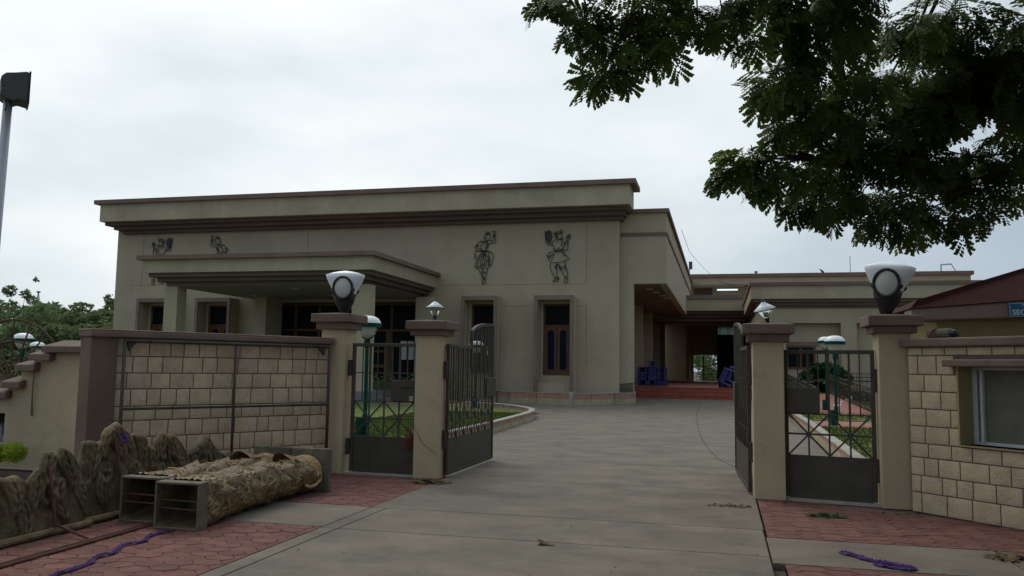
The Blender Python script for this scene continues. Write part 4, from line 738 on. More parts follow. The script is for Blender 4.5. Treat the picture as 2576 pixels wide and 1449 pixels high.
# ------------------------------------------------------------------ low stepped wall on the far left
lw2 = thing('stepped_wall', (-9, 10.55, 0), 'low cream wall stepping down to the left with brown sloping coping tiles', 'wall')
steps = [(-7.3, -9.22, 1.71), (-9.22, -9.83, 1.71), (-9.83, -10.06, 1.46), (-10.06, -10.31, 1.19), (-10.31, -10.56, 1.02), (-10.56, -11.1, .84), (-11.1, -14.5, .84)]
steps = [(-7.4, -9.80, 1.72), (-9.80, -10.06, 1.60), (-10.06, -10.30, 1.44), (-10.30, -10.54, 1.18), (-10.54, -13.6, 1.02)]
for i, (a, b, z) in enumerate(steps):
    if i == 4:
        build('wall_face', MB().box(b, a, 10.55, 10.8, .80, z), 'cream', lw2); build('wall_face', MB().box(b, a, 10.55, 10.8, 0, .36), 'cream', lw2); build('wall_face', MB().box(-10.62+.07, a, 10.55, 10.8, .36, .80), 'cream', lw2)
    else: build('wall_face', MB().box(b, a, 10.55, 10.8, 0, z), 'cream', lw2)
    A_, B_ = (b-.02, a+.10) if i else (b-.05, a)
    build('coping_tile', MB().add([(A_, 10.42, z), (B_, 10.42, z), (B_, 10.42, z+.10), (A_, 10.42, z+.10), (A_, 10.95, z+.06), (B_, 10.95, z+.06), (B_, 10.85, z+.20), (A_, 10.85, z+.20)], [(0, 1, 2, 3), (3, 2, 6, 7), (1, 5, 6, 2), (0, 3, 7, 4), (4, 5, 1, 0), (7, 6, 5, 4)]), 'gcope' if i != 0 else 'gcope', lw2, bevel=.015)
build('grille_recess', MB().box(-13.6, -10.55, 10.75, 10.79, .36, .80), 'dark', lw2)
for k in range(10):
    x = -10.68-.17*k; build('grille_pier', MB().prism([(x-.02, .37), (x+.05, .37), (x+.05, .55), (x+.015, .64), (x-.02, .55)], 10.6, 10.68), 'grey', lw2)
build('grille_rail', MB().box(-13.6, -10.56, 10.58, 10.68, .36, .46), 'grey', lw2)
# wall hose / vertical pipe on the stepped wall
build('drain_pipe', MB().tube([(-10.02, 10.50, 1.60), (-10.03, 10.50, 1.1), (-10.05, 10.53, .78)], [.008, .012, .014], 6), 'gcope', lw2)
# rusty half-wheel grille above it
wh = thing('sunburst_grille', (-11.15, 11.2, 1.05), 'rusty half-round sunburst grille of iron arcs and spokes on the low left wall', 'grille'); c = (-11.15, 1.22)
for R_, r_ in ((1.04, .016), (.69, .014), (.36, .012)): build('arc', MB().tube([(c[0]+R_*math.cos(a), 11.2, c[1]+R_*math.sin(a)) for a in [math.pi*i/28 for i in range(-2, 31)]], r_, 7), 'rust', wh, smooth=True)
for k in range(9):
    a = math.radians(14+19*k); build('spoke', MB().tube([(c[0]+.06*math.cos(a), 11.2, c[1]+.06*math.sin(a)), (c[0]+1.04*math.cos(a), 11.2, c[1]+1.04*math.sin(a))], .014, 7), 'rust', wh)
mb = MB(); 
for i in range(10):
    for j in range(8):
        a, b = 2*math.pi*j/8, math.pi*i/9; r_ = .12+.03*noise.noise(Vector((i, j, 2.))); mb.v.append((-11.0+1.3*r_*math.sin(b)*math.cos(a), 10.8+r_*math.sin(b)*math.sin(a), 1.18+.55*r_*math.cos(b)))
for i in range(9):
    for j in range(8): mb.f.append((i*8+j, i*8+(j+1) % 8, (i+1)*8+(j+1) % 8, (i+1)*8+j))
o = build('plastic_bag', mb, 'bagw'); props(o, 'crumpled white plastic bag on the low left wall below the sunburst grille', 'bag')
# ------------------------------------------------------------------ floodlight mast, far left
fp = atY(36, 215, 8.0); fm = thing('floodlight_mast', (fp.x-.10, 8.0, 0), 'tall grey steel floodlight mast at the left edge', 'floodlight'); fx, fz = fp.x-.075, fp.z-.19
build('mast', MB().tube([(fx-.10, 8.0, 0), (fx, 8.0, fz)], [.062, .050], 14), 'pole', fm, smooth=True)
pr_ = [(.20, -.02), (.205, .38), (.17, .40), (.02, .36), (-.08, .34), (-.135, .29), (-.15, .22), (-.13, .16), (-.09, .14), (-.145, .11), (-.14, .03), (-.07, -.01), (.02, -.03), (.08, 0)]
RM = Matrix.Translation((fx, 8.0, 0)) @ Matrix.Rotation(math.radians(47), 4, 'Z')
def turned(mb): mb.v = [tuple(RM @ Vector(v)) for v in mb.v]; return mb
build('lamp_housing', turned(MB().prism([(.03+a*.85, fz+b*.9) for a, b in pr_], -.16, .16)), 'flood', fm, bevel=.012); build('front_rim', turned(MB().box(.195, .215, -.17, .17, fz-.03, fz+.365)), 'black', fm, bevel=.005)
build('cable_loop', MB().tube([(fx-.1, 7.78, fz+.08), (fx-.13, 7.80, fz-.02), (fx-.05, 7.78, fz-.04)], .008, 5), 'wire', fm); build('cable_loop', MB().tube([(fx+.06, 7.9, fz-.02), (fx+.09, 7.9, fz-.08), (fx+.07, 7.9, fz-.15), (fx+.05, 7.92, fz-.14)], .008, 5), 'wire', fm)
# ------------------------------------------------------------------ green garden lamps
def garden_lamp(x, y, z0, h, label, box=True):
    t = thing('garden_lamp', (0, 0, 0), label, 'lamp post', 'green garden lamps with white domes')
    build('pole', MB().lathe([(.055, 0), (.055, .5), (.042, .52), (.040, h-.66), (.066, h-.62), (.066, h-.50), (.04, h-.46)], 0, 0, 14), 'green', t, smooth=False)
    for sx in (-1, 1): build('yoke_arm', MB().tube([(0, 0, h-.50), (sx*.10, 0, h-.44), (sx*.17, 0, h-.33), (sx*.21, 0, h-.22)], .018, 7), 'green', t)
    build('bowl', MB().lathe([(.001, h-.45), (.09, h-.44), (.16, h-.38), (.20, h-.28), (.21, h-.22)], 0, 0, 22), 'opal', t, smooth=True)
    build('band', MB().lathe([(.20, h-.235), (.285, h-.235), (.285, h-.155), (.26, h-.15)], 0, 0, 26), 'green', t)
    build('dome', MB().lathe([(.275, h-.15), (.262, h-.105), (.225, h-.055), (.16, h-.015), (.08, h+.005), (.001, h+.01)], 0, 0, 26), 'white', t, smooth=True); build('finial', MB().lathe([(.012, h), (.022, h+.02), (.001, h+.035)], 0, 0, 8), 'black', t)
    if box: build('control_box', MB().box(-.15, -.02, -.13, .13, .0, .42), 'green', t, bevel=.01)
    t.location = (x, y, z0); return t
garden_lamp(-7.12, 16.1, .10, 2.52, 'green garden lamp nearest the left pedestrian gate, its dome beside the pillar cap')
garden_lamp(*[(lambda p: (p.x, p.y))(atZ(1196, 1026, .10))][0], .10, 2.45, 'green garden lamp seen through the open arched gate leaf')
garden_lamp(3.05, 24.6, .14, 2.45, 'green garden lamp seen through the right pedestrian gate, the nearer of two')
p = atY(2077, 865, 33); garden_lamp(p.x, 33, .14, 2.75, 'green garden lamp behind the nearer one at the right pedestrian gate')
p = atY(2328, 830, 20); garden_lamp(p.x, 20, .14, p.z+.1, 'green garden lamp half hidden behind the cap of the right outer pillar')
garden_lamp(-19.55, 20, .0, 2.38, 'green garden lamp behind the sunburst grille, the left of two'); garden_lamp(-24.75, 26, .0, 2.29, 'green garden lamp behind the sunburst grille, the right of two')
# ------------------------------------------------------------------ carved fibreglass backdrop pieces and fallen columns
OUT = [(5.05,.42),(5.3,.50),(5.6,.45),(5.9,.55),(6.14,.61),(6.29,.60),(6.4,.53),(6.5,.62),(6.56,.65),(6.60,.74),(6.64,.80),(6.71,.80),(6.75,.75),(6.79,.77),(6.83,.83),(6.91,.80),(6.99,.71),(7.06,.59)]
OUT2 = [(7.06,.56),(7.12,.62),(7.16,.70),(7.20,.84),(7.30,.85),(7.40,.82),(7.47,.83),(7.49,.90),(7.55,.96),(7.64,.99),(7.71,1.02),(7.78,.97),(7.86,.92),(7.89,.84),(7.95,.88),(8.05,.87),(8.12,.84),(8.15,.74),(8.27,.68),(8.32,.78),(8.44,.86),(8.50,.82),(8.62,.83),(8.74,.74),(8.86,.54),(8.98,.61),(9.16,.66),(9.27,.75),(9.34,.68),(9.48,.54),(9.64,.46),(9.76,.49),(9.86,.46),(9.96,.33)]
def carved(out_, x, label, seed, posts, rag=None, lean=.16):
    y0, y1 = out_[0][0], out_[-1][0]; t = thing('carved_panel', (x, (y0+y1)/2, 0), label, 'stage decoration', 'carved fibreglass stage backdrops lying by the left wall'); mb = MB(); ny = int((y1-y0)/.011); nzv = 70
    def top(y):
        for (a, za), (b, zb) in zip(out_, out_[1:]):
            if a <= y <= b: return za+(zb-za)*(y-a)/(b-a)
        return out_[-1][1]
    LOB = [(a, b, c) for a, b, c in ((5.25,.46,.12),(5.62,.48,.10),(5.93,.55,.11),(6.2,.62,.10),(6.45,.55,.09),(6.66,.82,.11),(6.88,.85,.12),(7.15,.66,.09),(7.30,.87,.12),(7.53,.93,.09),(7.70,1.03,.12),(7.84,.93,.08),(8.03,.90,.10),(8.22,.70,.08),(8.43,.87,.10),(8.62,.84,.11),(8.97,.62,.09),(9.27,.77,.13),(9.5,.55,.08),(9.75,.50,.10),(6.78,.48,.10),(7.05,.42,.09),(7.45,.55,.11),(7.95,.52,.10),(8.3,.45,.09),(8.75,.48,.10),(9.1,.40,.09),(6.3,.34,.09),(5.75,.30,.09)) if y0-.1 < a < y1+.1]
    ctr = [(y0+(k+.5)*.62+random.uniform(-.1, .1), random.uniform(.22, .52), random.choice((-1, 1))) for k in range(int((y1-y0)/.62)+1)]
    pk = [(a, z) for (a, z) in out_ if z > .78]
    def rel(y, z, tp):
        e_ = tp-z; v = .016*noise.noise(Vector((y*5, z*5, seed+3)))+.005*abs(noise.noise(Vector((y*18, z*18, seed+5))))
        for cy, cz, sg in ctr:
            dy, dz = y-cy, z-cz; r_ = math.hypot(dy, dz)
            if r_ < .34: v += .018*math.sin(r_*(46+10*math.sin(cy*9))-sg*math.atan2(dz, dy))*math.exp(-(r_/.17)**2)
        best = 0
        for py_, pz_, hw in LOB:                  # flame-shaped lobes with a mid rib and slanting veins
            dz = pz_-z; du = y-py_-.05*math.sin(dz*9+py_*7)
            if -.02 < dz < hw*4.2:
                ww = hw*(.25+.75*math.sin(math.pi*min(1, (dz+.02)/(hw*4.2))**.6)); q = abs(du)/ww
                if q < 1.15:
                    l_ = .040*max(0, 1-q*q)**.6-.016*math.exp(-(du/.011)**2)+.006*math.cos(70*(dz+.9*abs(du)))*max(0, 1-q)+(.020*math.exp(-((q-1)/.13)**2)); l_ *= min(1, (hw*4.2-dz)/.08); best = max(best, l_)
        v += best+.014*math.exp(-((e_-.02)/.014)**2)
        if e_ < .04: v *= e_/.04
        return v
    for i in range(ny+1):
        y = y0+(y1-y0)*i/ny; tp = .94*top(y)+.014*noise.noise(Vector((y*13, seed, 0)))+.008*abs(noise.noise(Vector((y*31, seed, 4))))
        for j in range(nzv+1): z = tp*j/nzv; mb.v.append((x-lean*z+rel(y, z, tp), y, z))
    W_ = nzv+1
    for i in range(ny):
        for j in range(nzv): a = i*W_+j; mb.f.append((a, a+W_, a+W_+1, a+1))
    o_ = len(mb.v)
    for i in range(ny+1):
        v0, v1 = mb.v[i*W_], mb.v[i*W_+nzv]; mb.v.append((v0[0]-.03, v0[1], 0)); mb.v.append((v1[0]-.03, v1[1], v1[2]))
    for i in range(ny):
        a = o_+2*i; mb.f.append((a, a+1, a+3, a+2)); mb.f.append((i*W_+nzv, (i+1)*W_+nzv, a+3, a+1))
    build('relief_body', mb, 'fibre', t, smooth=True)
    for y, z1 in posts: build('stiffening_post', MB().tube([(x+.06, y, .0), (x+.05-lean*z1*.6, y+.01, z1*.6), (x+.03-lean*z1, y, z1)], .016, 6), 'rust', t)
    build('base_tube', MB().tube([(x+.05, y0, .04), (x+.05, y1, .04)], .035, 8), 'fibre', t)
    return t
carved(OUT, -6.02, 'dark carved scrollwork panel lying nearest the camera at the left edge', 3.3, [(6.62, .62)])
carved(OUT2, -6.10, 'dark carved scrollwork panel with tall leafy crest, leaning behind the fallen columns', 8.1, [(7.62, .80), (8.47, .62), (9.24, .50)])
build('ribbon_knot', MB().tube([(-6.12, 7.60, .86), (-6.08, 7.64, .80), (-6.10, 7.69, .83), (-6.08, 7.63, .77), (-6.1, 7.58, .74)], [.01, .025, .02, .02, .008], 6), 'purple'); props(bpy.data.objects['ribbon_knot'], 'purple cloth knot tied on the tall crest of the carved panel', 'ribbon')
for k, (a, b, y0_, y1_, lab) in enumerate(((-5.46, -5.50, 3.6, 7.45, 'long rusty rod lying on the paving in front of the carved panel'), (-5.38, -5.44, 3.6, 7.3, 'second rusty rod lying alongside the first, nearer the purple strip'))):
    o = build('iron_rod', MB().tube([(a, y0_, .012), (b, y1_, .012)], .014, 6), 'rust'); props(o, lab, 'rod', 'rusty rods on the red paving')
o = build('prop_bar', MB().tube([(-5.98, 6.62, .10), (-5.50, 6.52, .015)], .013, 6), 'rust'); props(o, 'short rusty strut propping the front carved panel', 'rod')
def fallen(xc, y0, y1, label, seed, h=.45):
    t = thing('ornate_column', (xc, (y0+y1)/2, 0), label, 'column', 'gold stage columns lying on the ground'); w_ = .245; zc = h/2
    b = MB(); T = .022; d_ = .16
    b.box(xc-w_, xc+w_, y0, y0+d_, 0, T); b.box(xc-w_, xc+w_, y0, y0+d_, h-T, h); b.box(xc-w_, xc-w_+T, y0+.001, y0+d_, T, h-T); b.box(xc+w_-T, xc+w_, y0+.001, y0+d_, T, h-T)
    build('open_end_frame', b, 'boxend', t, bevel=.006)
    # dark hollow behind the frame
    iv = MB(); nseg = 14
    for i in range(7):
        yy = y0+.02+i*.08; s_ = (w_-T)*(1-.045*i)
        for j in range(nseg*4):
            e_ = j//nseg; q = (j % nseg)/nseg*2-1; px_, pz_ = ((q, -1), (1, q), (-q, 1), (-1, -q))[e_]; rr = 1+.10*noise.noise(Vector((px_*2+seed, pz_*2, i*.7)))*(i > 0)
            iv.v.append((xc+px_*s_*rr, yy, zc+pz_*(zc-T)*(1-.05*i)*rr))
    n4 = nseg*4
    for i in range(6):
        for j in range(n4): a = i*n4+j; b2 = i*n4+(j+1) % n4; iv.f.append((a, a+n4, b2+n4, b2))
    iv.v.append((xc, y0+.55, zc)); 
    for j in range(n4): iv.f.append((6*n4+j, len(iv.v)-1, 6*n4+(j+1) % n4))
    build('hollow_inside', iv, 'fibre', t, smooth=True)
    for z in (zc-.03, zc+.05): build('stiffening_rod', MB().tube([(xc-w_+.01, y0+.05, z), (xc+w_-.01, y0+.06, z-.012)], .008, 6), 'rust', t)
    # relief-covered shaft; sits on the ground at both ends, waist lifts clear
    sh = MB(); na, nl = 120, 300; L_ = (y1-.12)-(y0+.14)
    for i in range(nl+1):
        s_ = i/nl; yy = y0+.14+L_*s_; R_ = .225-.055*min(1, s_*1.15)+.040*math.exp(-((s_-.93)/.07)**2)+.010*math.sin(s_*170)*math.exp(-((s_-.93)/.07)**2)
        sq_ = max(0, 1-s_*4); cz = zc+.015*math.sin(s_*3.1)
        for j in range(na):
            a = 2*math.pi*j/na; ca, sa = math.cos(a), math.sin(a); k_ = 1/max(abs(ca), abs(sa)); rr = R_*((1-sq_)+sq_*min(k_, 1.28)*.98)
            band = math.exp(-((s_-.93)/.06)**2)
            q = Vector((ca*1.6, yy*3.2+seed, sa*1.6)); v = noise.ridged_multi_fractal(q*1.5, .8, 2.2, 4, 1.0, 2.0)
            leaf_ = abs(math.sin(yy*11+2.2*math.sin(a*2+yy*4)+seed))*.5+.5*noise.noise(q*4)
            f2 = abs(math.sin(yy*42+3.5*math.sin(a*5+yy*9)+2*noise.noise(q*3)))
            dsp = (.006*(v-.8)+.016*leaf_+.018*f2+.012*abs(noise.noise(Vector((ca*6, yy*20, sa*6+seed))))+.006*noise.noise(Vector((ca*16, yy*50, sa*16+seed))))*(1-.8*band)
            for sc_, am in ((.30, .022), (.55, .026), (.76, .030)):
                dsp += am*math.exp(-((s_-sc_-.02*math.sin(a*3))/.016)**2)
            sh.v.append((xc+ca*(rr+dsp), yy, max(.004, cz+sa*(rr+dsp)-.0)))
    for i in range(nl):
        for j in range(na): a = i*na+j; b2 = i*na+(j+1) % na; sh.f.append((a, b2, b2+na, a+na))
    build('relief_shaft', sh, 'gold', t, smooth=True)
    # applied leaves, garlands and curls
    def on(a, yy, r_): return Vector((xc+math.cos(a)*r_, yy, zc+.01+math.sin(a)*r_))
    for k in range(10):
        s_ = .12+.078*k; yy = y0+.14+L_*s_; a0 = .2+1.3*(k % 3)/2+random.uniform(-.2, .2); R_ = .232-.05*s_; lm = MB(); n_ = 7
        for i in range(n_+1):
            u = i/n_; wd = .085*math.sin(math.pi*min(1, u*.9+.08))*(1+.25*math.sin(u*26)); lift = .012+.05*u*u
            for q in (-1, -.4, 0, .4, 1): lm.v.append(tuple(on(a0+q*wd/R_, yy+.24*(u-.4), R_+lift+.018*(1-abs(q)))))
        for i in range(n_):
            for q in range(4): a = i*5+q; lm.f.append((a, a+1, a+6, a+5))
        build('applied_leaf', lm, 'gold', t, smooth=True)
    for k in range(4):
        yy = y0+.55+.55*k; R_ = .245-.02*k; build('garland', MB().tube([on(-.5+2.6*i/12, yy+.10*math.sin(math.pi*i/12)*(1 if k % 2 else -1), R_+.006) for i in range(13)], .010, 6), 'gold', t, smooth=True)
    yy = y1-.62; build('scroll', MB().tube([on(-.35, yy, .25), on(-.45, yy+.10, .27), on(-.40, yy+.22, .275), on(-.2, yy+.33, .27), on(.05, yy+.34, .262), on(.1, yy+.27, .262), on(-.02, yy+.24, .268)], [.02, .022, .02, .018, .015, .012, .008], 8), 'gold', t, smooth=True)
    lp = MB()
    for i in range(13):
        for q in range(5): u = i/12; lp.v.append(tuple(on(1.2+1.1*u, yy-.10+.30*q/4-.08*math.sin(math.pi*u), .225+.075*math.sin(math.pi*u)*(1-q/4)+.01)))
    for i in range(12):
        for q in range(4): a = i*5+q; lp.f.append((a, a+1, a+6, a+5))
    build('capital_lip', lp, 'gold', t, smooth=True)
    for k in range(6): 
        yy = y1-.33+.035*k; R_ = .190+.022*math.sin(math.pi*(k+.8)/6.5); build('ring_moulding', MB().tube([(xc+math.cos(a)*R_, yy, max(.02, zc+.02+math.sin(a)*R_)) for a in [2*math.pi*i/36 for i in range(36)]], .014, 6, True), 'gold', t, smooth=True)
    build('plinth', MB().box(xc-.268, xc+.272, y1-.08, y1, 0, .535), 'boxend', t, bevel=.012)
    return t
fallen(-5.10, 7.17, 9.94, 'gold relief column lying on its side, the one nearer the driveway', 1.7); c2_ = fallen(-5.66, 7.38, 9.97, 'gold relief column lying on its side, the one against the carved panel', 6.3)
# purple strips
def ribbon(pts_, label, w_=.022):
    P_ = smooth(pts_, 22); mb = MB(); nc = 9; n_ = len(P_); sd = random.random()*50
    for ly in range(2):
        base = len(mb.v)
        for i, p in enumerate(P_):
            a, b = P_[max(0, i-1)], P_[min(n_-1, i+1)]; d_ = Vector((b[0]-a[0], b[1]-a[1])).normalized(); q = Vector((-d_.y, d_.x)); tw = noise.noise(Vector((i*.05, sd, ly*7))); wd = w_*(.75+1.1*abs(noise.noise(Vector((i*.07, sd+3, ly)))))*min(1, .3+i*.15, .3+(n_-1-i)*.15)
            sh_ = .012*noise.noise(Vector((i*.09, sd+9, ly*3)))
            for j in range(nc):
                u = j/(nc-1)*2-1; off_ = u*wd*(1-.5*abs(tw))+sh_; z = .006+.012*abs(noise.noise(Vector((i*.16, u*3.5+sd, ly*5))))*1.8+.016*(1-u*u)*abs(tw)*1.6+.004*ly
                mb.v.append((p[0]+q.x*off_, p[1]+q.y*off_, z))
        for i in range(n_-1):
            for j in range(nc-1): a = base+i*nc+j; mb.f.append((a, a+1, a+1+nc, a+nc))
    o = build('cloth_strip', mb, 'purple'); props(o, label, 'cloth strip', 'purple cloth strips on the ground'); return o
ribbon([(-5.06, 7.12), (-5.12, 6.85), (-5.02, 6.62), (-5.07, 6.4), (-4.95, 6.15), (-4.96, 5.95), (-4.85, 5.7), (-4.83, 5.3), (-4.72, 4.9)], 'long twisted purple cloth strip running over the left red paving')
ribbon([(1.02, 8.10), (1.10, 7.98), (1.16, 7.88), (1.22, 7.80), (1.30, 7.78), (1.40, 7.70), (1.50, 7.62), (1.46, 7.56), (1.32, 7.60), (1.22, 7.68)], 'crumpled purple cloth strip at the bottom right', .040)
# ------------------------------------------------------------------ litter
def litter(n, fn, sz, ma, label, name='leaf_litter'):
    A = []
    for k in range(n):
        x, y, z = fn(); a = random.uniform(0, 6.28); s_ = sz*random.uniform(.5, 1.4); tz = random.uniform(0, s_*.8); u = Vector((math.cos(a), math.sin(a), 0))*s_; v = Vector((-math.sin(a), math.cos(a), 0))*s_*.5; c = Vector((x, y, z))
        A += [c-u, c-v+Vector((0, 0, tz*.3)), c+u+Vector((0, 0, tz)), c+v]
    o = raw_mesh(name, [tuple(p) for p in A], None, ma, kind='stuff'); props(o, label, 'leaves'); return o
def heap(x, y, rx, ry, h): 
    def f():
        a, r_ = random.uniform(0, 6.28), random.random()**.7; return x+rx*r_*math.cos(a), y+ry*r_*math.sin(a), .005+h*(1-r_)*random.random()
    return f
litter(260, heap(-3.92, 11.08, .30, .14, .05), .035, 'dry', 'small heap of dry leaves at the foot of the left inner pillar'); litter(120, heap(1.12, 10.02, .22, .10, .03), .035, 'hedge', 'small pile of green leaves on the right red paving'); litter(160, heap(2.5, 8.3, .28, .16, .04), .035, 'dry', 'pile of wilted leaves near the right edge on the concrete')
litter(70, heap(.1, 10.4, .3, .10, .02), .03, 'dry', 'scraps of litter beside the right inner pillar'); litter(10, heap(-1.55, 7.6, .06, .02, .01), .05, 'dry', 'few twigs lying on the driveway')
litter(330, lambda: (random.uniform(-6.2, 3.0), random.uniform(4.2, 11.4), .004), .015, 'dry', 'tiny fallen leaves scattered over driveway and paving'); litter(60, heap(2.05, 10.45, .5, .06, .01), .02, 'hedge', 'weeds and leaves along the foot of the right wall')
o = build('white_post', MB().box(-6.3, -6.1, 36.0, 36.02, .05, .3), 'stain', kind=None); bpy.data.objects.remove(o)
# ------------------------------------------------------------------ vegetation
def leafcloud(centres, n, size, flat=.5):
    """small leaf faces spread through overlapping clumps: (x,y,z,r)"""
    C_ = np.array(centres); wt = C_[:, 3]**2; idx = rng.choice(len(C_), n, p=wt/wt.sum()); c = C_[idx]
    d_ = rng.normal(size=(n, 3)); d_ /= np.linalg.norm(d_, axis=1)[:, None]; r_ = c[:, 3]*rng.uniform(.15, 1, n)**.45; p = c[:, :3]+d_*r_[:, None]*np.array([1, 1, .85])
    u = rng.normal(size=(n, 3)); u[:, 2] *= flat; u /= np.linalg.norm(u, axis=1)[:, None]; v = np.cross(u, rng.normal(size=(n, 3))); v /= np.linalg.norm(v, axis=1)[:, None]
    s_ = size*rng.uniform(.5, 1.3, n)[:, None]; u *= s_; v *= s_*.45
    return np.stack([p-u, p-v, p+u, p+v], 1).reshape(-1, 3)
def far_tree(x, y, h, r_, n, label, ma='leaf2', size=.16, low=.25, sprigs=8, nm='tree', cat='tree'):
    t = thing(nm, (x, y, 0), label, cat, None); br = MB(); br.tube([(x, y, 0), (x+.1, y, h*.35), (x+.05, y, h*.7)], [r_*.07, r_*.05, r_*.02], 7); cs = []
    for k in range(16):
        a = random.uniform(0, 6.28); rr = r_*random.uniform(.2, .85); zz = h*random.uniform(low, .93); f_ = math.sqrt(max(.05, 1-((zz/h-.5)/.55)**2)); q = (x+rr*f_*math.cos(a), y+rr*f_*math.sin(a), zz, r_*random.uniform(.22, .42)); cs.append(q)
        br.tube([(x, y, h*.3), ((x+q[0])/2, (y+q[1])/2, zz*.7), q[:3]], [r_*.03, r_*.02, r_*.006], 5)
    for k in range(sprigs):
        a = random.uniform(0, 6.28); cs.append((x+r_*.6*math.cos(a), y+r_*.6*math.sin(a), h*random.uniform(.85, 1.04), r_*.13))
    build('trunk', br, 'bark', t); raw_mesh('crown', leafcloud(cs, n, size), None, ma, t)
far = [(-41, 44, 4.6, 3.2, 'bushy green tree right of the mast, in front of the taller tree'), (-45.5, 40, 4.3, 3.4, 'dark bushy tree at the left edge behind the sunburst grille'), (-38.5, 50, 5.2, 3.4, 'broad green tree below the white spire'), (-35.5, 52, 6.2, 3.5, 'tall loose tree touching the left corner of the hall'), (-37.5, 46, 4.2, 2.8, 'low dark green tree left of the hall corner'), (-43, 50, 5.0, 3.4, 'mid green tree behind the two left garden lamps'), (-34.5, 44, 4.3, 2.4, 'leafy tree hard against the hall side wall')]
def proj(p):
    v = Vector(p)-EYE; z = v.dot(fv); return CX+FL*v.dot(rv)/z, CY-FL*v.dot(uv)/z
tr = [(20, 42, 775, 3.6, 'dark bushy tree at the left edge behind the sunburst grille'), (75, 47, 778, 3.8, 'bushy green tree below the tall slender tree'), (135, 50, 772, 3.6, 'broad green tree right of the white spire'), (190, 46, 800, 3.0, 'low dark green tree midway between spire and hall'), (235, 50, 780, 3.4, 'green tree left of the hall corner'), (275, 47, 762, 3.2, 'loose green tree touching the hall corner'), (110, 40, 830, 3.0, 'shrubby tree behind the two left garden lamps'), (215, 40, 835, 3.0, 'shrubby dark tree just above the stone wall coping')]
for px, y, top, r_, lab in tr:
    q = atY(px, top, y); far_tree(q.x, y, q.z, r_, 7500, lab, size=.19, low=.10)
q = atY(52, 712, 52); far_tree(q.x, 52, q.z, 1.7, 2600, 'tall slender tree rising above the others at the far left', size=.15, low=.45, sprigs=5)
hd = thing('hedge', (-15, 30, 0), 'low clipped green hedge beyond the low left wall', 'hedge'); raw_mesh('foliage', leafcloud([(-34+k*.8, 34+random.uniform(-1, 1), .5, .9) for k in range(30)], 9000, .10), None, 'leaf2', hd)
# tree seen through the portico doorway and behind it
q = atY(1770, 905, 100); far_tree(q.x, 100, 6.5, 4.2, 5000, 'green tree framed by the rear doorway of the portico', size=.2, low=.1)
build('far_lawn', MB().box(-12, 8, 86, 130, -.05, .05), 'grass', kind='structure')
# lime hedge bush at the left edge
bs = thing('shrub', (-10.2, 10.0, 0), 'bright lime-green clipped shrub at the left edge', 'shrub'); cs = [(-10.9+.16*k, 9.9+random.uniform(-.1, .15), .30+random.uniform(-.03, .04), .17) for k in range(9)]
raw_mesh('foliage', leafcloud(cs, 9000, .018), None, 'leaf3', bs); build('stems', MB().tube([(-10.2, 9.95, 0), (-10.15, 9.95, .3)], .03, 6).tube([(-10.5, 9.95, 0), (-10.55, 9.95, .3)], .03, 6), 'bark', bs)
# cycad behind the right gate
cp = atY(2075, 925, 45.2); cy = thing('cycad', (cp.x, 45.2, .14), 'dark spiky cycad bush behind the right pedestrian gate', 'palm'); fr = []
for k in range(120):
    a = random.uniform(0, 6.28); el = random.uniform(-.25, 1.15); L_ = random.uniform(1.4, 1.75); c = Vector((cp.x, 45.2, 1.15)); dv = Vector((math.cos(a)*math.cos(el), math.sin(a)*math.cos(el), math.sin(el)))
    for i in range(16):
        u = i/16; p = c+dv*L_*u+Vector((0, 0, -.55*u*u)); q = c+dv*L_*(u+.06)+Vector((0, 0, -.55*(u+.06)**2)); sd_ = dv.cross(Vector((0, 0, 1))).normalized()*(.26*(1-u*.6))
        for s_ in (-1, 1): e_ = p+sd_*s_+(q-p)*1.2; fr += [tuple(p), tuple(e_), tuple(e_+(q-p)*.25), tuple(q)]
fr = list(fr)+[tuple(p) for p in leafcloud([(cp.x+dx_, 45.2, 1.25+dz_, .55) for dx_, dz_ in ((-.75, 0), (-.35, .3), (0, .35), (.4, .28), (.75, 0), (0, -.1), (-.4, -.1), (.4, -.1))], 7000, .13, .9)]; raw_mesh('fronds', fr, None, 'leaf4', cy); build('trunk', MB().tube([(cp.x, 45.2, .1), (cp.x, 45.2, 1.3)], .22, 10), 'bark', cy)
hg = thing('hedge', (8, 44.6, .14), 'low dark hedge at the foot of the terrace wall behind the right gate', 'hedge'); raw_mesh('foliage', leafcloud([(5.6+k*.45, 45.2+random.uniform(-.2, .2), .32, .42) for k in range(16)], 5000, .06), None, 'hedge', hg)
# white bird-shaped planters
def swan(x, y, z, rz, label):
    t = thing('swan_planter', (x, y, z), label, 'planter', 'white swan ornaments on the lawn'); build('body', MB().lathe([(.001, z), (.20, z+.04), (.26, z+.16), (.22, z+.26), (.001, z+.28)], x, y, 14), 'white', t, smooth=True)
    build('neck', MB().tube([(x+.18, y, z+.2), (x+.30, y, z+.35), (x+.26, y, z+.5), (x+.34, y, z+.5)], [.06, .045, .04, .02], 8), 'white', t, smooth=True); t.scale = (.6, .6, .6)
p = atZ(*((2840+1355/4.528)/1.4907, (1380+690/4.528)/1.4907), .15); swan(p.x, p.y, .14, 0, 'white swan ornament at the foot of the ramp'); print('swan', p); p = atZ((2840+1540/4.528)/1.4907, (1380+582/4.528)/1.4907, .15); swan(p.x, min(p.y, 44), .14, 0, 'white swan ornament by the dark hedge')
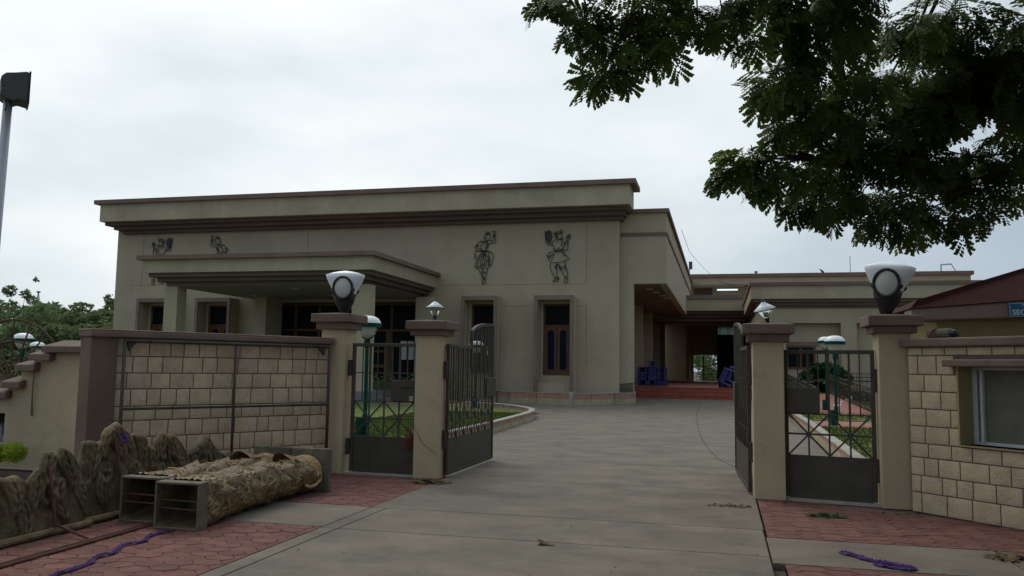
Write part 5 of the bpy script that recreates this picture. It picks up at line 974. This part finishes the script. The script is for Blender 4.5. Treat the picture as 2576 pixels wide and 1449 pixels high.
# white steel spire of a pavilion beyond the trees
sp_ = atY(97, 733, 58); t = thing('pavilion_spire', (sp_.x, 58, 0), 'white wrought-iron pavilion spire rising above the far left trees', 'pavilion'); X = sp_.x; Zt = sp_.z
for k in range(8):
    a = math.pi/4*k+.2; build('rib', MB().tube([(X+r_*math.cos(a), 58+r_*math.sin(a), Zt-dz) for r_, dz in ((.04, .3), (.12, .8), (.45, 1.4), (1.1, 2.0), (1.9, 2.3), (2.4, 2.9), (2.6, 3.8), (2.6, Zt-.0))], .045, 5), 'bagw', t)
build('finial', MB().lathe([(.001, Zt-.35), (.06, Zt-.3), (.05, Zt-.15), (.2, Zt), (.001, Zt+.02)], X, 58, 8), 'pipe', t); build('mast', MB().tube([(X, 58, 0), (X, 58, Zt-.1)], .05, 6), 'bagw', t)
# ------------------------------------------------------------------ the big rain tree on the right
T = thing('rain_tree', (6.9, 7.2, 0), 'big dark-leaved tree overhanging the gate from the right', 'tree'); LEAVES = []
def compound(full=True):
    """one twice-pinnate leaf along +X, unit length 1: returns (n,4,3)"""
    Q = []; npn = 4; nl = 5 if full else 4
    for i in range(npn):
        u = (i+1)/npn
        for s_ in (-1, 1):
            ang = math.radians(58-22*u); pl = .46*(1-.25*abs(u-.5)); o_ = np.array([u*.85, 0, 0]); dr = np.array([math.cos(ang), s_*math.sin(ang), -.18])
            for j in range(nl):
                w_ = (j+.8)/nl; c = o_+dr*pl*w_+np.array([0, 0, -.10*w_*w_])
                for t_ in (-1, 1):
                    a2 = ang*s_+t_*math.radians(55); l_ = (.150 if full else .165)*(1.25 if j > nl-3 else 1)*(.7+.5*w_); dv = np.array([math.cos(a2), math.sin(a2), -.15])*l_; nv = np.array([-math.sin(a2), math.cos(a2), .15])*l_*.36
                    Q.append([c, c+dv*.5-nv, c+dv, c+dv*.5+nv])
    return np.array(Q)
CF, CS = compound(True), compound(False)
def put(base, n, lo, pos, dirs, size):
    # pos (n,3), dirs (n,3): leaf axis; droop towards the ground
    X_ = dirs/np.linalg.norm(dirs, axis=1)[:, None]; up = np.tile(np.array([0, 0, 1.0]), (n, 1))+rng.normal(0, .35, (n, 3)); Y_ = np.cross(up, X_); Y_ /= np.linalg.norm(Y_, axis=1)[:, None]; Z_ = np.cross(X_, Y_)
    R_ = np.stack([X_, Y_, Z_], 1)      # rows
    B_ = base.reshape(-1, 3); o_ = np.einsum('vi,nij->nvj', B_, R_)*size[:, None, None]+pos[:, None, :]
    return o_.reshape(-1, 3)
branches = MB(); hub = Vector((6.9, 7.2, 3.4)); branches.tube([(6.9, 7.2, 0), (6.85, 7.25, 1.2), (6.95, 7.2, 2.4), hub], [.42, .33, .28, .27], 12)
def limb(a, b, r1, r2, sag=.3, n=9):
    a, b = Vector(a), Vector(b); P_ = []
    for i in range(n+1):
        u = i/n; p = a.lerp(b, u)+Vector((.12*noise.noise(Vector((u*3+a.x, b.x, 1))), .12*noise.noise(Vector((u*3, b.y, 4))), sag*math.sin(math.pi*u)+.1*noise.noise(Vector((u*4, b.z, 7)))))*(1 if 0 < i < n else 0 if i == 0 else 1); P_.append(p)
    branches.tube(P_, [r1+(r2-r1)*i/n for i in range(n+1)], 7); return P_
def ray(px, py, dist):
    d_ = fv+rv*((px-CX)/FL)-uv*((py-CY)/FL); return EYE+d_.normalized()*dist
# clump list in sight-line units: (px, py, distance m, radius px)
near = [(1430,25,5.0,55),(1500,60,5.1,62),(1580,30,5.2,65),(1548,108,5.0,42),(1655,72,5.1,52),(1676,108,5.0,34),(1512,165,4.9,36),(1492,196,4.9,20),(1340,-12,5.0,25),(1735,12,5.3,36),(1772,58,5.2,30),(1830,35,5.5,50),(1885,92,5.4,40),(1850,-10,5.5,60),(1405,75,5.0,35),(1610,110,5.0,30),(1560,-40,5.2,80),(1700,-40,5.3,70)]
mid = [(1960,25,6.3,62),(2040,55,6.4,75),(2030,110,6.3,55),(2005,165,6.2,30),(2120,60,6.6,90),(1945,190,6.6,28),(1930,215,6.6,22),(1990,212,6.8,52),(2060,235,7.0,85),(1978,290,6.9,42),(2150,200,7.2,100),(1960,-30,6.2,80),(2100,-40,6.5,120)]
crown = [(2250,110,8.2,125),(2380,80,8.6,130),(2500,100,8.6,130),(2060,370,7.6,85),(1945,420,7.0,45),(1880,425,6.8,34),(1900,398,6.8,26),(1860,460,6.8,22),(1935,465,7.0,34),(2010,430,7.2,60),(2010,520,7.4,42),(2062,545,7.6,50),(2110,470,8.0,95),(2200,540,8.3,75),(2165,585,8.2,36),(2245,590,8.4,36),(2300,575,8.6,45),(2375,572,8.6,36),(2440,550,8.8,46),(2340,500,9.0,90),(2450,430,9.0,85),(2540,360,8.8,80),(2560,240,8.6,110),(2350,290,8.8,130),(2200,340,8.2,130),(2480,190,8.8,120),(2120,330,7.8,105),(2515,470,8.8,28),(2020,300,7.2,45),(2600,60,8.4,120),(2290,400,8.6,110),(2250,220,8.4,120)]
allc = []
for L_, nlf in ((near, 1), (mid, 1.0), (crown, 1.0)):
    for (px, py, ds, r_) in L_:
        py -= 38 if py > 440 else 18 if py > 300 else 0; px += 45 if px < 1460 else 22 if px < 1600 else -8 if 1700 < px < 2100 else 0; py -= 12 if ds < 6 else 0; px += 28 if ds > 7 else 0; r_ = r_*.8 if 6 < ds < 6.7 and px < 2060 else r_; c = ray(px, py, ds); rm = r_/FL*ds; allc.append((c, rm, ds, L_))
hubs = [Vector((5.3, 7.6, 6.0)), Vector((4.2, 6.0, 5.6)), Vector((2.4, 4.9, 5.2))]
limb(hub, hubs[0], .20, .12); limb(hubs[0], hubs[1], .12, .085); limb(hubs[1], hubs[2], .085, .05); limb(hubs[2], (-.2, 4.9, 4.6), .05, .018)
pb = ray(2108, -60, 6.9); pe = ray(2112, 420, 7.6); limb(hubs[1], pb, .05, .04, .1); branches.tube([tuple(pb.lerp(pe, i/8)+Vector((.03*math.sin(i*1.9), 0, 0))) for i in range(9)], [.042-.003*i for i in range(9)], 7)
for (c, rm, ds, L_) in allc:
    far_ = [ray(2760, 120, 9.4), ray(2740, 430, 9.6), ray(2450, -260, 8.6)]; hb = min((far_ if ds > 7.9 else hubs+[pe, pb, Vector((1.0, 4.85, 4.9)), Vector((-.1, 4.9, 4.6)), ray(2300, 300, 8.2)]), key=lambda h_: (h_-c).length+random.uniform(0, .4)); limb(hb, c, .018 if ds > 6 else .010, .004, .10, 6)
    full = ds < 7.7; size = .165 if ds < 6 else .22; n = int((rm**2)*(250 if ds < 6 else 225 if ds < 7.9 else (215 if px < 2330 else 150)))+9
    d_ = rng.normal(size=(n, 3)); d_ /= np.linalg.norm(d_, axis=1)[:, None]; ns = 7 if ds > 7 else 5; sd_ = rng.normal(size=(ns, 3)); sd_ /= np.linalg.norm(sd_, axis=1)[:, None]; sub = sd_*(rng.uniform(.15, 1, ns)**.6*rm*.78)[:, None]*np.array([1, 1.4, .9]); ii = rng.integers(0, ns, n); pos = np.array(c)+sub[ii]+d_*(rng.uniform(0, 1, n)**.6*rm*.30)[:, None]
    for q in sub: branches.tube([tuple(c), tuple(c+Vector(q)*.5+Vector((0, 0, .02))), tuple(c+Vector(q))], [.005, .004, .002], 4); dr = d_*np.array([1, 1, .5])+rng.normal(0, .5, (n, 3)); dr[:, 2] -= .75
    LEAVES.append(put(CF if full else CS, n, 0, pos, dr, size*rng.uniform(.75, 1.15, n)))
# unseen rest of the crown around the viewer; clumps added to shade the foreground
up_c = []
for k in range(95):
    a = random.uniform(0, 6.28); rr = 6.8*math.sqrt(random.random()); c = Vector((5.6+rr*math.cos(a), 3.6+rr*math.sin(a)*.9, random.uniform(4.9, 8.0))); px, py = proj(c)
    if (c-EYE).dot(fv) > -1.5 and ((-1500 < px < 2900 and -900 < py < 1500) or (c-EYE).dot(fv) < 1.5): continue
    up_c.append(c)
for c in up_c:
    hb = min(hubs+[hub], key=lambda h_: (h_-c).length); limb(hb, c, .05, .012, .2, 6); n = 95
    d_ = rng.normal(size=(n, 3)); d_ /= np.linalg.norm(d_, axis=1)[:, None]; pos = np.array(c)+d_*rng.uniform(0, 1.25, n)[:, None]; dr = d_+rng.normal(0, .5, (n, 3)); dr[:, 2] -= .6
    LEAVES.append(put(CS, n, 0, pos, dr, .34*rng.uniform(.8, 1.2, n)))
LV = np.concatenate(LEAVES); print('leaf quads', len(LV)//4)
raw_mesh('foliage', LV, None, 'leaf', T); build('limbs', branches, 'bark', T, smooth=True)
for o in bpy.data.objects:
    if '_n' in o: del o['_n']
